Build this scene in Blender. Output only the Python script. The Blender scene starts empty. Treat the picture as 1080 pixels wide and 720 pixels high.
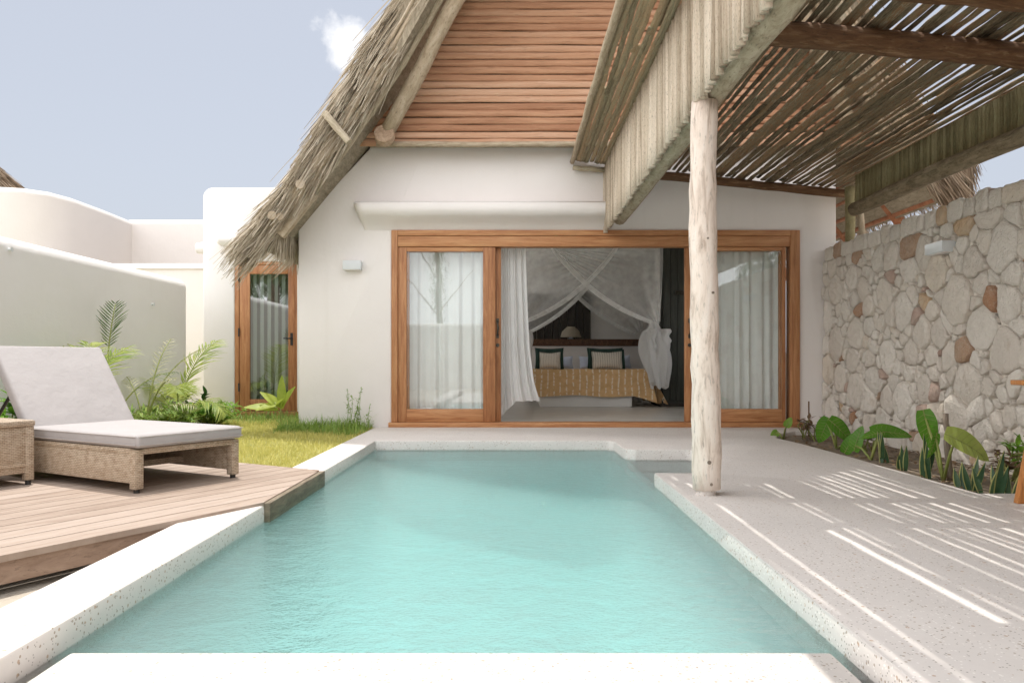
import bpy, bmesh, math, random
import numpy as np
from mathutils import Vector, Matrix
R = math.radians
random.seed(7)
rnd = random.random
def uni(a, b): return a + (b - a) * rnd()
sc = bpy.context.scene
COL = sc.collection

# ------------------------------------------------------------------ mesh builder
class MB:
    def __init__(s): s.v = []; s.f = []; s.uv = []
    def add(s, vs, fs, uvs=None):
        b = len(s.v); s.v += [tuple(p) for p in vs]
        for i, f in enumerate(fs):
            s.f.append(tuple(b + k for k in f))
            s.uv.append(uvs[i] if uvs else [(0.0, 0.0)] * len(f))
    def hexa(s, c8):
        """8 corners: bottom ring 0-3, top ring 4-7; uv in metres"""
        c = [Vector(p) for p in c8]
        fs = [(3, 2, 1, 0), (4, 5, 6, 7), (0, 1, 5, 4), (1, 2, 6, 5), (2, 3, 7, 6), (3, 0, 4, 7)]
        uvs = []
        for f in fs:
            o = c[f[0]]; a = (c[f[1]] - o)
            a = a.normalized() if a.length > 1e-9 else Vector((1, 0, 0))
            n = (c[f[1]] - o).cross(c[f[3]] - o); n = n.normalized() if n.length > 1e-12 else Vector((0, 0, 1))
            b = n.cross(a)
            if abs(a.z) > .8: a, b = b, a
            uvs.append([((c[k] - o).dot(a) + o.x * .37, (c[k] - o).dot(b) + o.z) for k in f])
        s.add(c8, fs, uvs)
    def box(s, x0, x1, y0, y1, z0, z1):
        s.hexa([(x0, y0, z0), (x1, y0, z0), (x1, y1, z0), (x0, y1, z0), (x0, y0, z1), (x1, y0, z1), (x1, y1, z1), (x0, y1, z1)])
    def fbox(s, P, a0, a1, b0, b1, z0, z1):
        s.hexa([P(a, b, z) for z in (z0, z1) for a, b in ((a0, b0), (a1, b0), (a1, b1), (a0, b1))])
    def prism(s, poly, fn0, fn1):
        n = len(poly)
        A = [fn0(*p) for p in poly]; B = [fn1(*p) for p in poly]
        fs = [tuple(range(n)), tuple(range(2 * n - 1, n - 1, -1))]
        for i in range(n):
            j = (i + 1) % n; fs.append((i, n + i, n + j, j))
        s.add(A + B, fs)
    def tube(s, pts, r, n=8, cap=True, sq=(1, 1), up=None, jit=0):
        pts = [Vector(p) for p in pts]; m = len(pts)
        if not hasattr(r, '__len__'): r = [r] * m
        t0 = (pts[1] - pts[0]).normalized()
        ref = Vector(up) if up else (Vector((0, 0, 1)) if abs(t0.z) < .9 else Vector((1, 0, 0)))
        vs = []; L = 0; Ls = []
        a = None
        for i, p in enumerate(pts):
            t = (pts[min(i + 1, m - 1)] - pts[max(i - 1, 0)])
            t = t.normalized() if t.length > 1e-9 else t0
            if a is None: a = ref.cross(t).normalized()
            else:
                a = (a - t * a.dot(t)).normalized()
            b = t.cross(a)
            if i: L += (p - pts[i - 1]).length
            Ls.append(L)
            for k in range(n):
                an = 2 * math.pi * k / n
                rr = r[i] * (1 + (uni(-jit, jit) if jit else 0))
                vs.append(p + a * math.cos(an) * rr * sq[0] + b * math.sin(an) * rr * sq[1])
        fs = []; uvs = []
        o = uni(0, 9)
        for i in range(m - 1):
            for k in range(n):
                k2 = (k + 1) % n
                fs.append((i * n + k, i * n + k2, (i + 1) * n + k2, (i + 1) * n + k))
                u0 = k / n + o; u1 = (k + 1) / n + o
                uvs.append([(u0, Ls[i] + o), (u1, Ls[i] + o), (u1, Ls[i + 1] + o), (u0, Ls[i + 1] + o)])
        if cap:
            fs.append(tuple(range(n - 1, -1, -1))); uvs.append([(o + .5, o)] * n)
            fs.append(tuple((m - 1) * n + k for k in range(n))); uvs.append([(o + .5, o)] * n)
        s.add(vs, fs, uvs)
    def log(s, p0, p1, r, n=10, seg=8, wob=.012, jit=.06, taper=1.0, sq=(1, 1)):
        p0 = Vector(p0); p1 = Vector(p1); pts = []; rs = []
        for i in range(seg + 1):
            t = i / seg; p = p0.lerp(p1, t)
            if 0 < i < seg: p = p + Vector((uni(-wob, wob), uni(-wob, wob), uni(-wob, wob)))
            pts.append(p); rs.append(r * (1 + (taper - 1) * t) * (1 + uni(-jit, jit)))
        s.tube(pts, rs, n, sq=sq, jit=jit * .35)
    def ribbon(s, pts, w, side, w1=None):
        m = len(pts); vs = []; w1 = w if w1 is None else w1
        for i, p in enumerate(pts):
            h = Vector(side) * (w + (w1 - w) * i / (m - 1)) * .5
            vs += [Vector(p) - h, Vector(p) + h]
        fs = [(2 * i, 2 * i + 1, 2 * i + 3, 2 * i + 2) for i in range(m - 1)]
        uvs = [[(0, i / (m - 1)), (1, i / (m - 1)), (1, (i + 1) / (m - 1)), (0, (i + 1) / (m - 1))] for i in range(m - 1)]
        s.add(vs, fs, uvs)
    def grid(s, fn, nu, nv):
        vs = [fn(i / nu, j / nv) for j in range(nv + 1) for i in range(nu + 1)]
        fs = []; uvs = []
        for j in range(nv):
            for i in range(nu):
                a = j * (nu + 1) + i
                fs.append((a, a + 1, a + nu + 2, a + nu + 1))
                uvs.append([(i / nu, j / nv), ((i + 1) / nu, j / nv), ((i + 1) / nu, (j + 1) / nv), (i / nu, (j + 1) / nv)])
        s.add(vs, fs, uvs)
    def build(s, name, mat, parent=None, smooth=False, bevel=0, bseg=2, subd=0):
        me = bpy.data.meshes.new(name)
        me.from_pydata(s.v, [], s.f)
        l = me.uv_layers.new(name='UVMap')
        l.data.foreach_set('uv', [c for f in s.uv for p in f for c in p])
        if bevel:
            bm = bmesh.new(); bm.from_mesh(me)
            bmesh.ops.remove_doubles(bm, verts=bm.verts, dist=1e-5)
            es = [e for e in bm.edges if len(e.link_faces) == 2 and e.calc_face_angle(0) > R(25)]
            bmesh.ops.bevel(bm, geom=es, offset=bevel, segments=bseg, affect='EDGES', profile=.5)
            bm.to_mesh(me); bm.free()
        me.materials.append(mat)
        if smooth or bevel:
            me.polygons.foreach_set('use_smooth', [True] * len(me.polygons))
            if bevel or smooth == 'auto':
                try: me.set_sharp_from_angle(angle=R(40))
                except Exception: pass
        o = bpy.data.objects.new(name, me); COL.objects.link(o)
        if parent: attach(o, parent)
        return o

def attach(o, p):
    o.parent = p
    if p.type == 'EMPTY':
        o.matrix_parent_inverse = Matrix.LocRotScale(p.location, p.rotation_euler, p.scale).inverted()

def tag(o, label=None, cat=None, group=None, kind=None):
    if label: o['label'] = label
    if cat: o['category'] = cat
    if group: o['group'] = group
    if kind: o['kind'] = kind
    return o
def thing(name, loc, label, cat, group=None):
    o = bpy.data.objects.new(name, None); o.empty_display_size = .1
    o.location = loc; COL.objects.link(o)
    return tag(o, label, cat, group)
def struct(o): o['kind'] = 'structure'; return o

# ------------------------------------------------------------------ materials
class NT:
    def __init__(s, name):
        s.m = bpy.data.materials.new(name); s.m.use_nodes = True
        s.t = s.m.node_tree; s.n = s.t.nodes; s.b = s.n['Principled BSDF']; s.out = s.n['Material Output']
    def new(s, typ, **kw):
        n = s.n.new(typ)
        for k, v in kw.items():
            if k in n.inputs.keys(): n.inputs[k].default_value = v
            else: setattr(n, k, v)
        return n
    def link(s, a, b): s.t.links.new(a, b)
    def coord(s, kind='Object', scale=(1, 1, 1), rot=(0, 0, 0)):
        tc = s.new('ShaderNodeTexCoord'); mp = s.new('ShaderNodeMapping')
        mp.inputs['Scale'].default_value = scale; mp.inputs['Rotation'].default_value = rot
        s.link(tc.outputs[kind], mp.inputs['Vector']); return mp.outputs[0]
    def noise(s, vec, scale, detail=4, rough=.55, dist=0):
        n = s.new('ShaderNodeTexNoise'); n.inputs['Scale'].default_value = scale
        n.inputs['Detail'].default_value = detail; n.inputs['Roughness'].default_value = rough
        n.inputs['Distortion'].default_value = dist
        if vec is not None: s.link(vec, n.inputs['Vector'])
        return n.outputs['Fac']
    def ramp(s, fac, stops, interp='LINEAR'):
        r = s.new('ShaderNodeValToRGB'); cr = r.color_ramp; cr.interpolation = interp
        while len(cr.elements) < len(stops): cr.elements.new(.5)
        for e, (p, c) in zip(cr.elements, stops):
            e.position = p; e.color = (c, c, c, 1) if not hasattr(c, '__len__') else (*c, 1)
        s.link(fac, r.inputs[0]); return r.outputs[0]
    def mix(s, fac, a, b, mode='MIX'):
        m = s.new('ShaderNodeMix', data_type='RGBA', blend_type=mode)
        for sock, val in ((m.inputs[0], fac), (m.inputs[6], a), (m.inputs[7], b)):
            if hasattr(val, 'is_output'): s.link(val, sock)
            elif hasattr(val, '__len__'): sock.default_value = (*val, 1)
            else: sock.default_value = val
        return m.outputs[2]
    def math(s, op, a, b=0.0):
        m = s.new('ShaderNodeMath', operation=op)
        for i, val in enumerate((a, b)):
            if hasattr(val, 'is_output'): s.link(val, m.inputs[i])
            else: m.inputs[i].default_value = val
        return m.outputs[0]
    def rand(s): return s.new('ShaderNodeNewGeometry').outputs['Random Per Island']
    def bump(s, h, strength=.3, dist=.01):
        b = s.new('ShaderNodeBump'); b.inputs['Strength'].default_value = strength; b.inputs['Distance'].default_value = dist
        s.link(h, b.inputs['Height']); s.link(b.outputs[0], s.b.inputs['Normal']); return b.outputs[0]
    def base(s, c):
        if hasattr(c, 'is_output'): s.link(c, s.b.inputs['Base Color'])
        else: s.b.inputs['Base Color'].default_value = (*c, 1)
    def rough(s, r): s.b.inputs['Roughness'].default_value = r
    def spec(s, r): s.b.inputs['Specular IOR Level'].default_value = r

def m_plain(name, c, rough=.6, metal=0, var=.06, vs=14):
    t = NT(name); n = t.noise(t.coord(), vs)
    a = tuple(x * (1 - var) for x in c); b = tuple(min(1, x * (1 + var)) for x in c)
    t.base(t.ramp(n, [(.3, a), (.7, b)])); t.rough(rough); t.b.inputs['Metallic'].default_value = metal
    return t.m

def m_plaster(name, c=(.83, .79, .765)):
    t = NT(name); co = t.coord()
    n1 = t.noise(co, .9, 5); n2 = t.noise(co, 7, 6, .6)
    st = t.noise(t.coord(scale=(3.5, 3.5, .35)), 1.6, 5, .65)
    col = t.ramp(n1, [(.25, tuple(x * .955 for x in c)), (.7, c)])
    col = t.mix(t.ramp(st, [(.57, 0), (.8, .14)]), col, (.60, .56, .50))
    col = t.mix(t.ramp(n2, [(.45, 0), (.9, .25)]), col, tuple(x * .93 for x in c))
    t.base(col); t.rough(.85); t.spec(.25)
    h = t.math('ADD', t.noise(co, 2.4, 3), t.math('MULTIPLY', t.noise(co, 60, 3), .12))
    t.bump(h, .5, .025); return t.m

def m_terrazzo(name, c=(.685, .642, .608)):
    t = NT(name); co = t.coord()
    col = t.ramp(t.noise(co, 1.3, 5), [(.3, tuple(x * .92 for x in c)), (.72, tuple(min(1, x * 1.04) for x in c))])
    col = t.mix(t.ramp(t.noise(co, 40, 4), [(.4, 0), (.8, .3)]), col, tuple(x * .86 for x in c))
    for sc_, thr, dot, cc in ((70, .90, .32, (.33, .25, .18)), (115, .89, .34, (.25, .22, .19)), (44, .94, .26, (.44, .30, .20)), (100, .85, .35, (.85, .82, .78))):
        v = t.new('ShaderNodeTexVoronoi'); v.inputs['Scale'].default_value = sc_; t.link(co, v.inputs['Vector'])
        sx = t.new('ShaderNodeSeparateColor'); t.link(v.outputs['Color'], sx.inputs[0])
        a = t.math('GREATER_THAN', sx.outputs[0], thr); d = t.math('LESS_THAN', v.outputs['Distance'], dot)
        col = t.mix(t.math('MULTIPLY', t.math('MULTIPLY', a, d), .8), col, cc)
    t.base(col); t.rough(.62); t.bump(t.noise(co, 30, 5), .12, .004); return t.m

def m_wood(name, stops, scale=(8, 8, .6), rough=.6, coord='Object', rand=.25, bump=.25, dark=(.05, .035, .02), crack=.3):
    """grain stretched along the axis with the small scale; each island its own tone"""
    t = NT(name); co = t.coord(coord, scale); g = t.noise(co, 3.2, 6, .66, .6)
    g = t.math('ADD', t.math('MULTIPLY', t.math('SUBTRACT', g, .5), 2.1), .5)
    f = t.math('ADD', t.math('MULTIPLY', g, 1 - rand), t.math('MULTIPLY', t.rand(), rand))
    col = t.ramp(f, stops)
    ck = t.ramp(t.noise(co, 9, 4, .7), [(.34, 1), (.44, 0)])
    col = t.mix(t.math('MULTIPLY', ck, crack), col, dark)
    t.base(col); t.rough(rough); t.spec(.3); t.bump(g, bump, .012); return t.m

def m_leaf(name, c1, c2, trans=.35, rough=.45):
    t = NT(name); n = t.ramp(t.noise(t.coord(), 11, 5, .7), [(.3, 0), (.7, 1)])
    f = t.math('ADD', t.math('MULTIPLY', n, .45), t.math('MULTIPLY', t.rand(), .55))
    col = t.ramp(f, [(.2, c1), (.8, c2)])
    t.base(col); t.rough(rough); t.spec(.35)
    tr = t.new('ShaderNodeBsdfTranslucent'); t.link(t.mix(.5, col, c2), tr.inputs[0])
    mx = t.new('ShaderNodeMixShader'); mx.inputs[0].default_value = trans
    t.link(t.b.outputs[0], mx.inputs[1]); t.link(tr.outputs[0], mx.inputs[2]); t.link(mx.outputs[0], t.out.inputs[0])
    return t.m

def m_cloth(name, c, trans=.0, rough=.9, weave=900, var=.05):
    t = NT(name); co = t.coord()
    n = t.noise(co, 5, 4)
    t.base(t.ramp(n, [(.3, tuple(x * (1 - var) for x in c)), (.7, c)])); t.rough(rough); t.spec(.15)
    t.bump(t.math('ADD', t.math('MULTIPLY', t.noise(co, weave, 2), .06), t.math('MULTIPLY', t.noise(co, 5, 4), 4.5)), .30, .012)
    if trans:
        tr = t.new('ShaderNodeBsdfTranslucent'); tr.inputs[0].default_value = (*c, 1)
        mx = t.new('ShaderNodeMixShader'); mx.inputs[0].default_value = trans
        t.link(t.b.outputs[0], mx.inputs[1]); t.link(tr.outputs[0], mx.inputs[2]); t.link(mx.outputs[0], t.out.inputs[0])
    return t.m

def m_net(name, alpha=.4, c=(.93, .94, .93)):
    t = NT(name)
    d = t.new('ShaderNodeBsdfDiffuse'); d.inputs[0].default_value = (*c, 1)
    tl = t.new('ShaderNodeBsdfTranslucent'); tl.inputs[0].default_value = (*c, 1)
    m1 = t.new('ShaderNodeMixShader'); m1.inputs[0].default_value = .4
    t.link(d.outputs[0], m1.inputs[1]); t.link(tl.outputs[0], m1.inputs[2])
    tp = t.new('ShaderNodeBsdfTransparent')
    lw = t.new('ShaderNodeLayerWeight'); lw.inputs[0].default_value = .35
    n = t.noise(t.coord(), 10, 3)
    f = t.math('ADD', t.math('MULTIPLY', lw.outputs['Facing'], .55), t.math('MULTIPLY', t.math('ADD', n, .5), alpha))
    m2 = t.new('ShaderNodeMixShader'); t.link(f, m2.inputs[0])
    t.link(tp.outputs[0], m2.inputs[1]); t.link(m1.outputs[0], m2.inputs[2]); t.link(m2.outputs[0], t.out.inputs[0])
    return t.m

def m_glass(name, refl=.14, tint=(.93, .96, .95)):
    t = NT(name)
    tp = t.new('ShaderNodeBsdfTransparent'); tp.inputs[0].default_value = (*tint, 1)
    g = t.new('ShaderNodeBsdfGlossy'); g.inputs['Roughness'].default_value = .0; g.inputs[0].default_value = (.95, .98, 1, 1)
    ge = t.new('ShaderNodeNewGeometry'); dp = t.new('ShaderNodeVectorMath', operation='DOT_PRODUCT')   # a thin pane: the same from both sides
    t.link(ge.outputs['Incoming'], dp.inputs[0]); t.link(ge.outputs['Normal'], dp.inputs[1])
    sch = t.math('POWER', t.math('SUBTRACT', 1.0, t.math('ABSOLUTE', dp.outputs['Value'])), 5.0)
    f = t.math('ADD', t.math('MULTIPLY', sch, .9), .05 + refl)
    f = t.math('MINIMUM', f, 1.0)
    bp = t.new('ShaderNodeBump'); bp.inputs['Strength'].default_value = .05; bp.inputs['Distance'].default_value = .01
    t.link(t.noise(t.coord(), 1.2, 1), bp.inputs['Height']); t.link(bp.outputs[0], g.inputs['Normal'])
    mx = t.new('ShaderNodeMixShader'); t.link(f, mx.inputs[0])
    t.link(tp.outputs[0], mx.inputs[1]); t.link(g.outputs[0], mx.inputs[2]); t.link(mx.outputs[0], t.out.inputs[0])
    return t.m

def m_water(name):
    t = NT(name); co = t.coord(scale=(1, 1.15, 1))
    h = t.math('ADD', t.noise(co, 5.0, 3, .5, .4), t.math('MULTIPLY', t.noise(co, 17, 3, .55, .3), .5))
    h = t.math('ADD', h, t.math('MULTIPLY', t.noise(co, 55, 3), .34))
    bp = t.new('ShaderNodeBump'); bp.inputs['Strength'].default_value = 1.0; bp.inputs['Distance'].default_value = .026
    t.link(h, bp.inputs['Height'])
    fr = t.new('ShaderNodeFresnel'); fr.inputs[0].default_value = 1.33; t.link(bp.outputs[0], fr.inputs['Normal'])
    tp = t.new('ShaderNodeBsdfTransparent'); tp.inputs[0].default_value = (.97, .99, .99, 1)
    rf = t.new('ShaderNodeBsdfRefraction'); rf.inputs['IOR'].default_value = 1.33; rf.inputs['Roughness'].default_value = .09; t.link(bp.outputs[0], rf.inputs['Normal'])
    body = t.new('ShaderNodeMixShader'); body.inputs[0].default_value = .7
    t.link(tp.outputs[0], body.inputs[1]); t.link(rf.outputs[0], body.inputs[2])
    g = t.new('ShaderNodeBsdfGlossy'); g.inputs['Roughness'].default_value = .03; t.link(bp.outputs[0], g.inputs['Normal'])
    mx = t.new('ShaderNodeMixShader'); t.link(t.math('MULTIPLY', fr.outputs[0], .92), mx.inputs[0])
    t.link(body.outputs[0], mx.inputs[1]); t.link(g.outputs[0], mx.inputs[2]); t.link(mx.outputs[0], t.out.inputs[0])
    va = t.new('ShaderNodeVolumeAbsorption'); va.inputs['Color'].default_value = (0, .935, .915, 1); va.inputs['Density'].default_value = .36
    t.link(va.outputs[0], t.out.inputs['Volume'])
    return t.m

def m_wicker(name):
    t = NT(name); tc = t.new('ShaderNodeTexCoord')
    b = t.new('ShaderNodeTexBrick'); b.inputs['Scale'].default_value = 1
    b.inputs['Brick Width'].default_value = .026; b.inputs['Row Height'].default_value = .0105
    b.inputs['Mortar Size'].default_value = .0016; b.inputs['Mortar Smooth'].default_value = .6
    b.inputs['Color1'].default_value = (.62, .50, .37, 1); b.inputs['Color2'].default_value = (.44, .325, .22, 1); b.inputs['Mortar'].default_value = (.10, .06, .035, 1)
    t.link(tc.outputs['UV'], b.inputs['Vector'])
    n = t.noise(tc.outputs['UV'], 22, 3)
    col = t.mix(t.ramp(n, [(.35, .0), (.75, .55)]), b.outputs['Color'], (.74, .65, .53))
    n2 = t.noise(t.coord(), 3, 3)
    col = t.mix(t.ramp(n2, [(.4, 0), (.75, .45)]), col, (.46, .33, .22))
    t.base(col); t.rough(.55); t.bump(t.math('SUBTRACT', 1.0, b.outputs['Fac']), .9, .004); return t.m

def m_stone(name):
    t = NT(name); r = t.rand(); co = t.coord()
    pale = [(0, (.82, .75, .665)), (.16, (.86, .80, .72)), (.34, (.77, .70, .62)), (.48, (.88, .82, .74)), (.64, (.83, .755, .665)), (.76, (.79, .735, .66)),
            (.86, (.84, .745, .63)), (.925, (.52, .345, .235)), (.945, (.66, .47, .30)), (.965, (.58, .42, .35)), (.985, (.48, .27, .16))]
    col = t.ramp(r, pale, 'CONSTANT')
    big = t.noise(co, 5, 6, .65); fine = t.noise(co, 55, 5, .7)
    col = t.mix(t.ramp(big, [(.44, 0), (.75, .5)]), col, (.62, .56, .48))
    col = t.mix(t.ramp(fine, [(.5, 0), (.8, .4)]), col, (.84, .80, .74))
    rust = t.ramp(t.noise(co, 3.4, 5, .7, .5), [(.60, 0), (.72, .45)])
    col = t.mix(rust, col, (.50, .36, .24))
    t.base(col); t.rough(.92); t.spec(.2)
    t.bump(t.math('ADD', t.noise(co, 13, 7, .65), t.math('MULTIPLY', fine, .35)), 1.0, .045); return t.m

def m_spread(name):
    t = NT(name); tc = t.new('ShaderNodeTexCoord')
    sp = t.new('ShaderNodeSeparateXYZ'); t.link(tc.outputs['Object'], sp.inputs[0])
    n = t.noise(tc.outputs['Object'], 3, 3)
    xx = t.math('ADD', t.math('MULTIPLY', sp.outputs[0], 9.5), t.math('MULTIPLY', n, .7))
    fx = t.math('FRACT', xx)
    line = t.math('LESS_THAN', t.math('ABSOLUTE', t.math('SUBTRACT', fx, .5)), .11)
    zz = t.math('ADD', t.math('MULTIPLY', sp.outputs[2], 11), t.math('MULTIPLY', t.noise(tc.outputs['Object'], 7, 2), 3.5))
    dash = t.math('GREATER_THAN', t.math('FRACT', zz), .28)
    msk = t.math('MULTIPLY', t.math('MULTIPLY', line, dash), .75)
    base = t.ramp(t.noise(tc.outputs['Object'], 12, 4), [(.3, (.60, .37, .17)), (.7, (.74, .49, .25))])
    t.base(t.mix(msk, base, (.86, .78, .64))); t.rough(.9); t.bump(t.noise(tc.outputs['Object'], 25, 3), .3, .01); return t.m

def m_stripe(name):
    t = NT(name); tc = t.new('ShaderNodeTexCoord')
    sp = t.new('ShaderNodeSeparateXYZ'); t.link(tc.outputs['UV'], sp.inputs[0])
    n = t.noise(tc.outputs['UV'], 8, 3)
    fx = t.math('FRACT', t.math('ADD', t.math('MULTIPLY', sp.outputs[0], 13), t.math('MULTIPLY', n, .5)))
    col = t.ramp(fx, [(0, (.72, .68, .60)), (.55, (.72, .68, .60)), (.62, (.30, .26, .22)), (.75, (.50, .45, .38)), (.85, (.72, .68, .60))])
    t.base(col); t.rough(.9); return t.m

def m_grassy(name, a, b):
    t = NT(name); co = t.coord()
    t.base(t.ramp(t.noise(co, 3, 6, .7), [(.3, a), (.7, b)])); t.rough(.95); t.bump(t.noise(co, 40, 4), .6, .02); return t.m

M = {}
M['plaster'] = m_plaster('white_plaster')
M['plaster2'] = m_plaster('aged_plaster', (.81, .79, .775))
M['plaster3'] = m_plaster('rosy_plaster', (.76, .72, .69))
M['terrazzo'] = m_terrazzo('pale_terrazzo')
M['pool'] = m_plain('pool_plaster', (.82, .85, .84), .7, 0, .04, 3)
M['water'] = m_water('pool_water')
M['teak'] = m_wood('teak', [(.2, (.26, .105, .042)), (.5, (.40, .18, .078)), (.85, (.52, .27, .125))], (9, 9, .7), .45, crack=.18, bump=.1)
M['teakx'] = m_wood('teak_across', [(.2, (.28, .115, .046)), (.5, (.43, .195, .083)), (.85, (.56, .30, .14))], (.7, 9, 9), .45, crack=.18, bump=.1)
M['clad'] = m_wood('red_poles', [(.2, (.35, .17, .095)), (.5, (.50, .275, .165)), (.8, (.59, .37, .25))], (.5, 8, 8), .75, rand=.55, crack=.3)
M['redwood'] = m_wood('red_rafters', [(.2, (.22, .08, .04)), (.8, (.42, .19, .10))], (3, 3, 3), .7)
M['pale_log'] = m_wood('pale_log', [(.2, (.29, .225, .15)), (.55, (.44, .355, .255)), (.85, (.52, .435, .33))], (3, 2, 1), .75, 'UV', crack=.45)
M['post'] = m_wood('bleached_post', [(.2, (.48, .38, .31)), (.5, (.74, .635, .55)), (.85, (.80, .72, .65))], (3, 1.1, 1), .8, 'UV', .1, .35, (.10, .08, .06), .4)
M['grey_log'] = m_wood('grey_log', [(.2, (.25, .20, .13)), (.55, (.43, .365, .265)), (.85, (.54, .47, .36))], (3, 2, 1), .8, 'UV', crack=.5, bump=.5)
M['brown_log'] = m_wood('brown_log', [(.2, (.09, .045, .022)), (.6, (.17, .09, .045)), (.9, (.34, .22, .13))], (4, 1.6, 1), .8, 'UV', crack=.6, bump=.6)
M['slat'] = m_wood('rough_slats', [(.1, (.065, .05, .032)), (.36, (.21, .16, .10)), (.56, (.36, .29, .19)), (.66, (.40, .21, .10)), (.74, (.38, .31, .205)), (.97, (.60, .51, .37))], (5, 3.2, 1), .9, 'UV', .45, 1.0, (.045, .038, .02), .7)
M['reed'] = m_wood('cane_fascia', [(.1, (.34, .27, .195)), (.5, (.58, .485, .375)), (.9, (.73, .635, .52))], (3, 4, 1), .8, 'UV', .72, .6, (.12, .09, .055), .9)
M['slat_p'] = m_wood('pale_slats', [(.1, (.20, .165, .10)), (.5, (.45, .375, .255)), (.75, (.52, .36, .22)), (.95, (.64, .55, .42))], (4, 3.2, 1), .9, 'UV', .45, .8, (.10, .095, .05), .6)
M['brown_grey'] = m_wood('brown_grey_log', [(.2, (.13, .10, .06)), (.55, (.27, .215, .14)), (.85, (.40, .33, .23))], (3, 2, 1), .85, 'UV', crack=.5, bump=.5)
M['end_grain'] = m_wood('end_grain', [(.2, (.30, .20, .13)), (.6, (.46, .33, .23)), (.9, (.54, .42, .31))], (9, 9, 9), .8, 'Object', crack=.4)
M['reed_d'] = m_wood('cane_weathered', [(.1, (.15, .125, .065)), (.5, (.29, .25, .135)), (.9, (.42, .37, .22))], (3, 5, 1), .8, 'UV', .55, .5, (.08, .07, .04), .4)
M['deck'] = m_wood('deck_boards', [(.2, (.28, .21, .165)), (.5, (.375, .295, .24)), (.85, (.44, .36, .305))], (1, 1, 1), .7, 'UV', .4, .12, (.28, .21, .17), .2)
M['deck_edge'] = m_wood('deck_edge', [(.2, (.25, .17, .125)), (.8, (.38, .275, .21))], (2, 2, 6), .8)
M['old_board'] = m_wood('wet_board', [(.2, (.12, .095, .065)), (.8, (.27, .225, .165))], (6, 1.5, 8), .8)
M['thatch_d'] = m_wood('thatch_core', [(.2, (.20, .165, .115)), (.8, (.40, .345, .26))], (9, 2, 2), .95)
M['wicker'] = m_wicker('wicker')
M['cushion'] = m_cloth('oatmeal_cushion', (.43, .405, .40))
M['seam'] = m_plain('cushion_seam', (.45, .42, .40), .9)
M['black'] = m_plain('black_metal', (.02, .018, .016), .45)
M['bronze'] = m_plain('bronze', (.07, .06, .045), .45, .5)
M['lampbox'] = m_plain('lamp_housing', (.66, .69, .70), .5, 0, .03)
M['stone'] = m_stone('wall_stone')
M['mortar'] = m_plain('mortar', (.66, .60, .53), .95, 0, .3, 20)
M['soil'] = m_grassy('soil', (.16, .12, .085), (.30, .25, .19))
M['sand'] = m_grassy('sandy_ground', (.42, .37, .30), (.54, .49, .42))
M['lawn'] = m_grassy('lawn_soil', (.24, .25, .07), (.40, .37, .15))
M['glass'] = m_glass('door_glass', .035, (.97, .985, .98))
M['glass2'] = m_glass('narrow_glass', .26, (.55, .61, .58))
M['curtain'] = m_cloth('sheer_curtain', (.90, .91, .89), .06)
M['drape'] = m_cloth('white_drape', (.86, .86, .85), .35)
M['net'] = m_net('mosquito_net', .36)
M['nethem'] = m_net('net_hem', .9)
M['spread'] = m_spread('mustard_bedspread')
M['stripe'] = m_stripe('striped_pillow')
M['dgreen'] = m_cloth('dark_green_cloth', (.03, .06, .05))
M['bluecl'] = m_cloth('blue_cloth', (.55, .60, .72))
M['shade'] = m_cloth('lamp_shade', (.50, .45, .36), .4)
M['floor'] = m_plain('polished_concrete', (.62, .60, .56), .3, 0, .08, 3)
M['room'] = m_plain('room_paint', (.84, .83, .80), .85, 0, .04, 2)
M['darkwood'] = m_wood('dark_wood', [(.2, (.020, .018, .014)), (.8, (.055, .045, .035))], (10, 10, .8), .5)
M['carved'] = m_wood('carved_wood', [(.3, (.05, .022, .012)), (.7, (.20, .10, .055))], (20, 20, 20), .5, crack=.5)
M['cabinet'] = m_wood('green_black_boards', [(.2, (.022, .026, .022)), (.8, (.055, .06, .05))], (10, 10, .8), .5)
M['orange'] = m_wood('orange_teak', [(.2, (.36, .13, .035)), (.8, (.58, .27, .09))], (8, 8, .8), .4)
def m_thatch(name, a, b, c):
    t = NT(name); r = t.rand()
    col = t.ramp(r, [(.0, a), (.45, b), (.95, c)])
    sp = t.new('ShaderNodeSeparateXYZ'); tc = t.new('ShaderNodeTexCoord'); t.link(tc.outputs['UV'], sp.inputs[0])
    col = t.mix(t.math('MULTIPLY', t.noise(t.coord(), 6, 3), .5), col, b)
    t.base(col); t.rough(.9); t.spec(.15); return t.m
M['thatch'] = m_thatch('palm_thatch', (.26, .205, .14), (.44, .375, .285), (.62, .55, .445))
M['thatch_b'] = m_thatch('brown_thatch', (.15, .10, .065), (.27, .20, .14), (.40, .32, .24))
M['grass'] = m_leaf('grass_blades', (.42, .42, .10), (.72, .66, .24), .4)
M['weed'] = m_leaf('weed_blades', (.12, .24, .035), (.36, .48, .12), .4)
M['leaf_b'] = m_leaf('bright_leaf', (.09, .24, .025), (.28, .50, .07), .45)
M['leaf_d'] = m_leaf('dark_leaf', (.02, .07, .015), (.05, .13, .025), .25)
M['leaf_y'] = m_leaf('lime_leaf', (.26, .36, .04), (.50, .56, .10), .45)
M['palm'] = m_leaf('palm_leaflet', (.20, .31, .05), (.50, .55, .15), .4)
M['palm_p'] = m_leaf('pale_palm_leaflet', (.36, .36, .20), (.58, .55, .36), .35)
M['palm_g'] = m_leaf('green_palm_leaflet', (.05, .10, .03), (.15, .22, .07), .3)
M['ear'] = m_leaf('elephant_ear', (.06, .20, .02), (.15, .36, .035), .4, .35)
M['ear_y'] = m_leaf('young_elephant_ear', (.30, .42, .08), (.44, .52, .14), .45, .35)
M['snake'] = m_leaf('snake_leaf', (.025, .07, .03), (.07, .13, .06), .1, .4)
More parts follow.
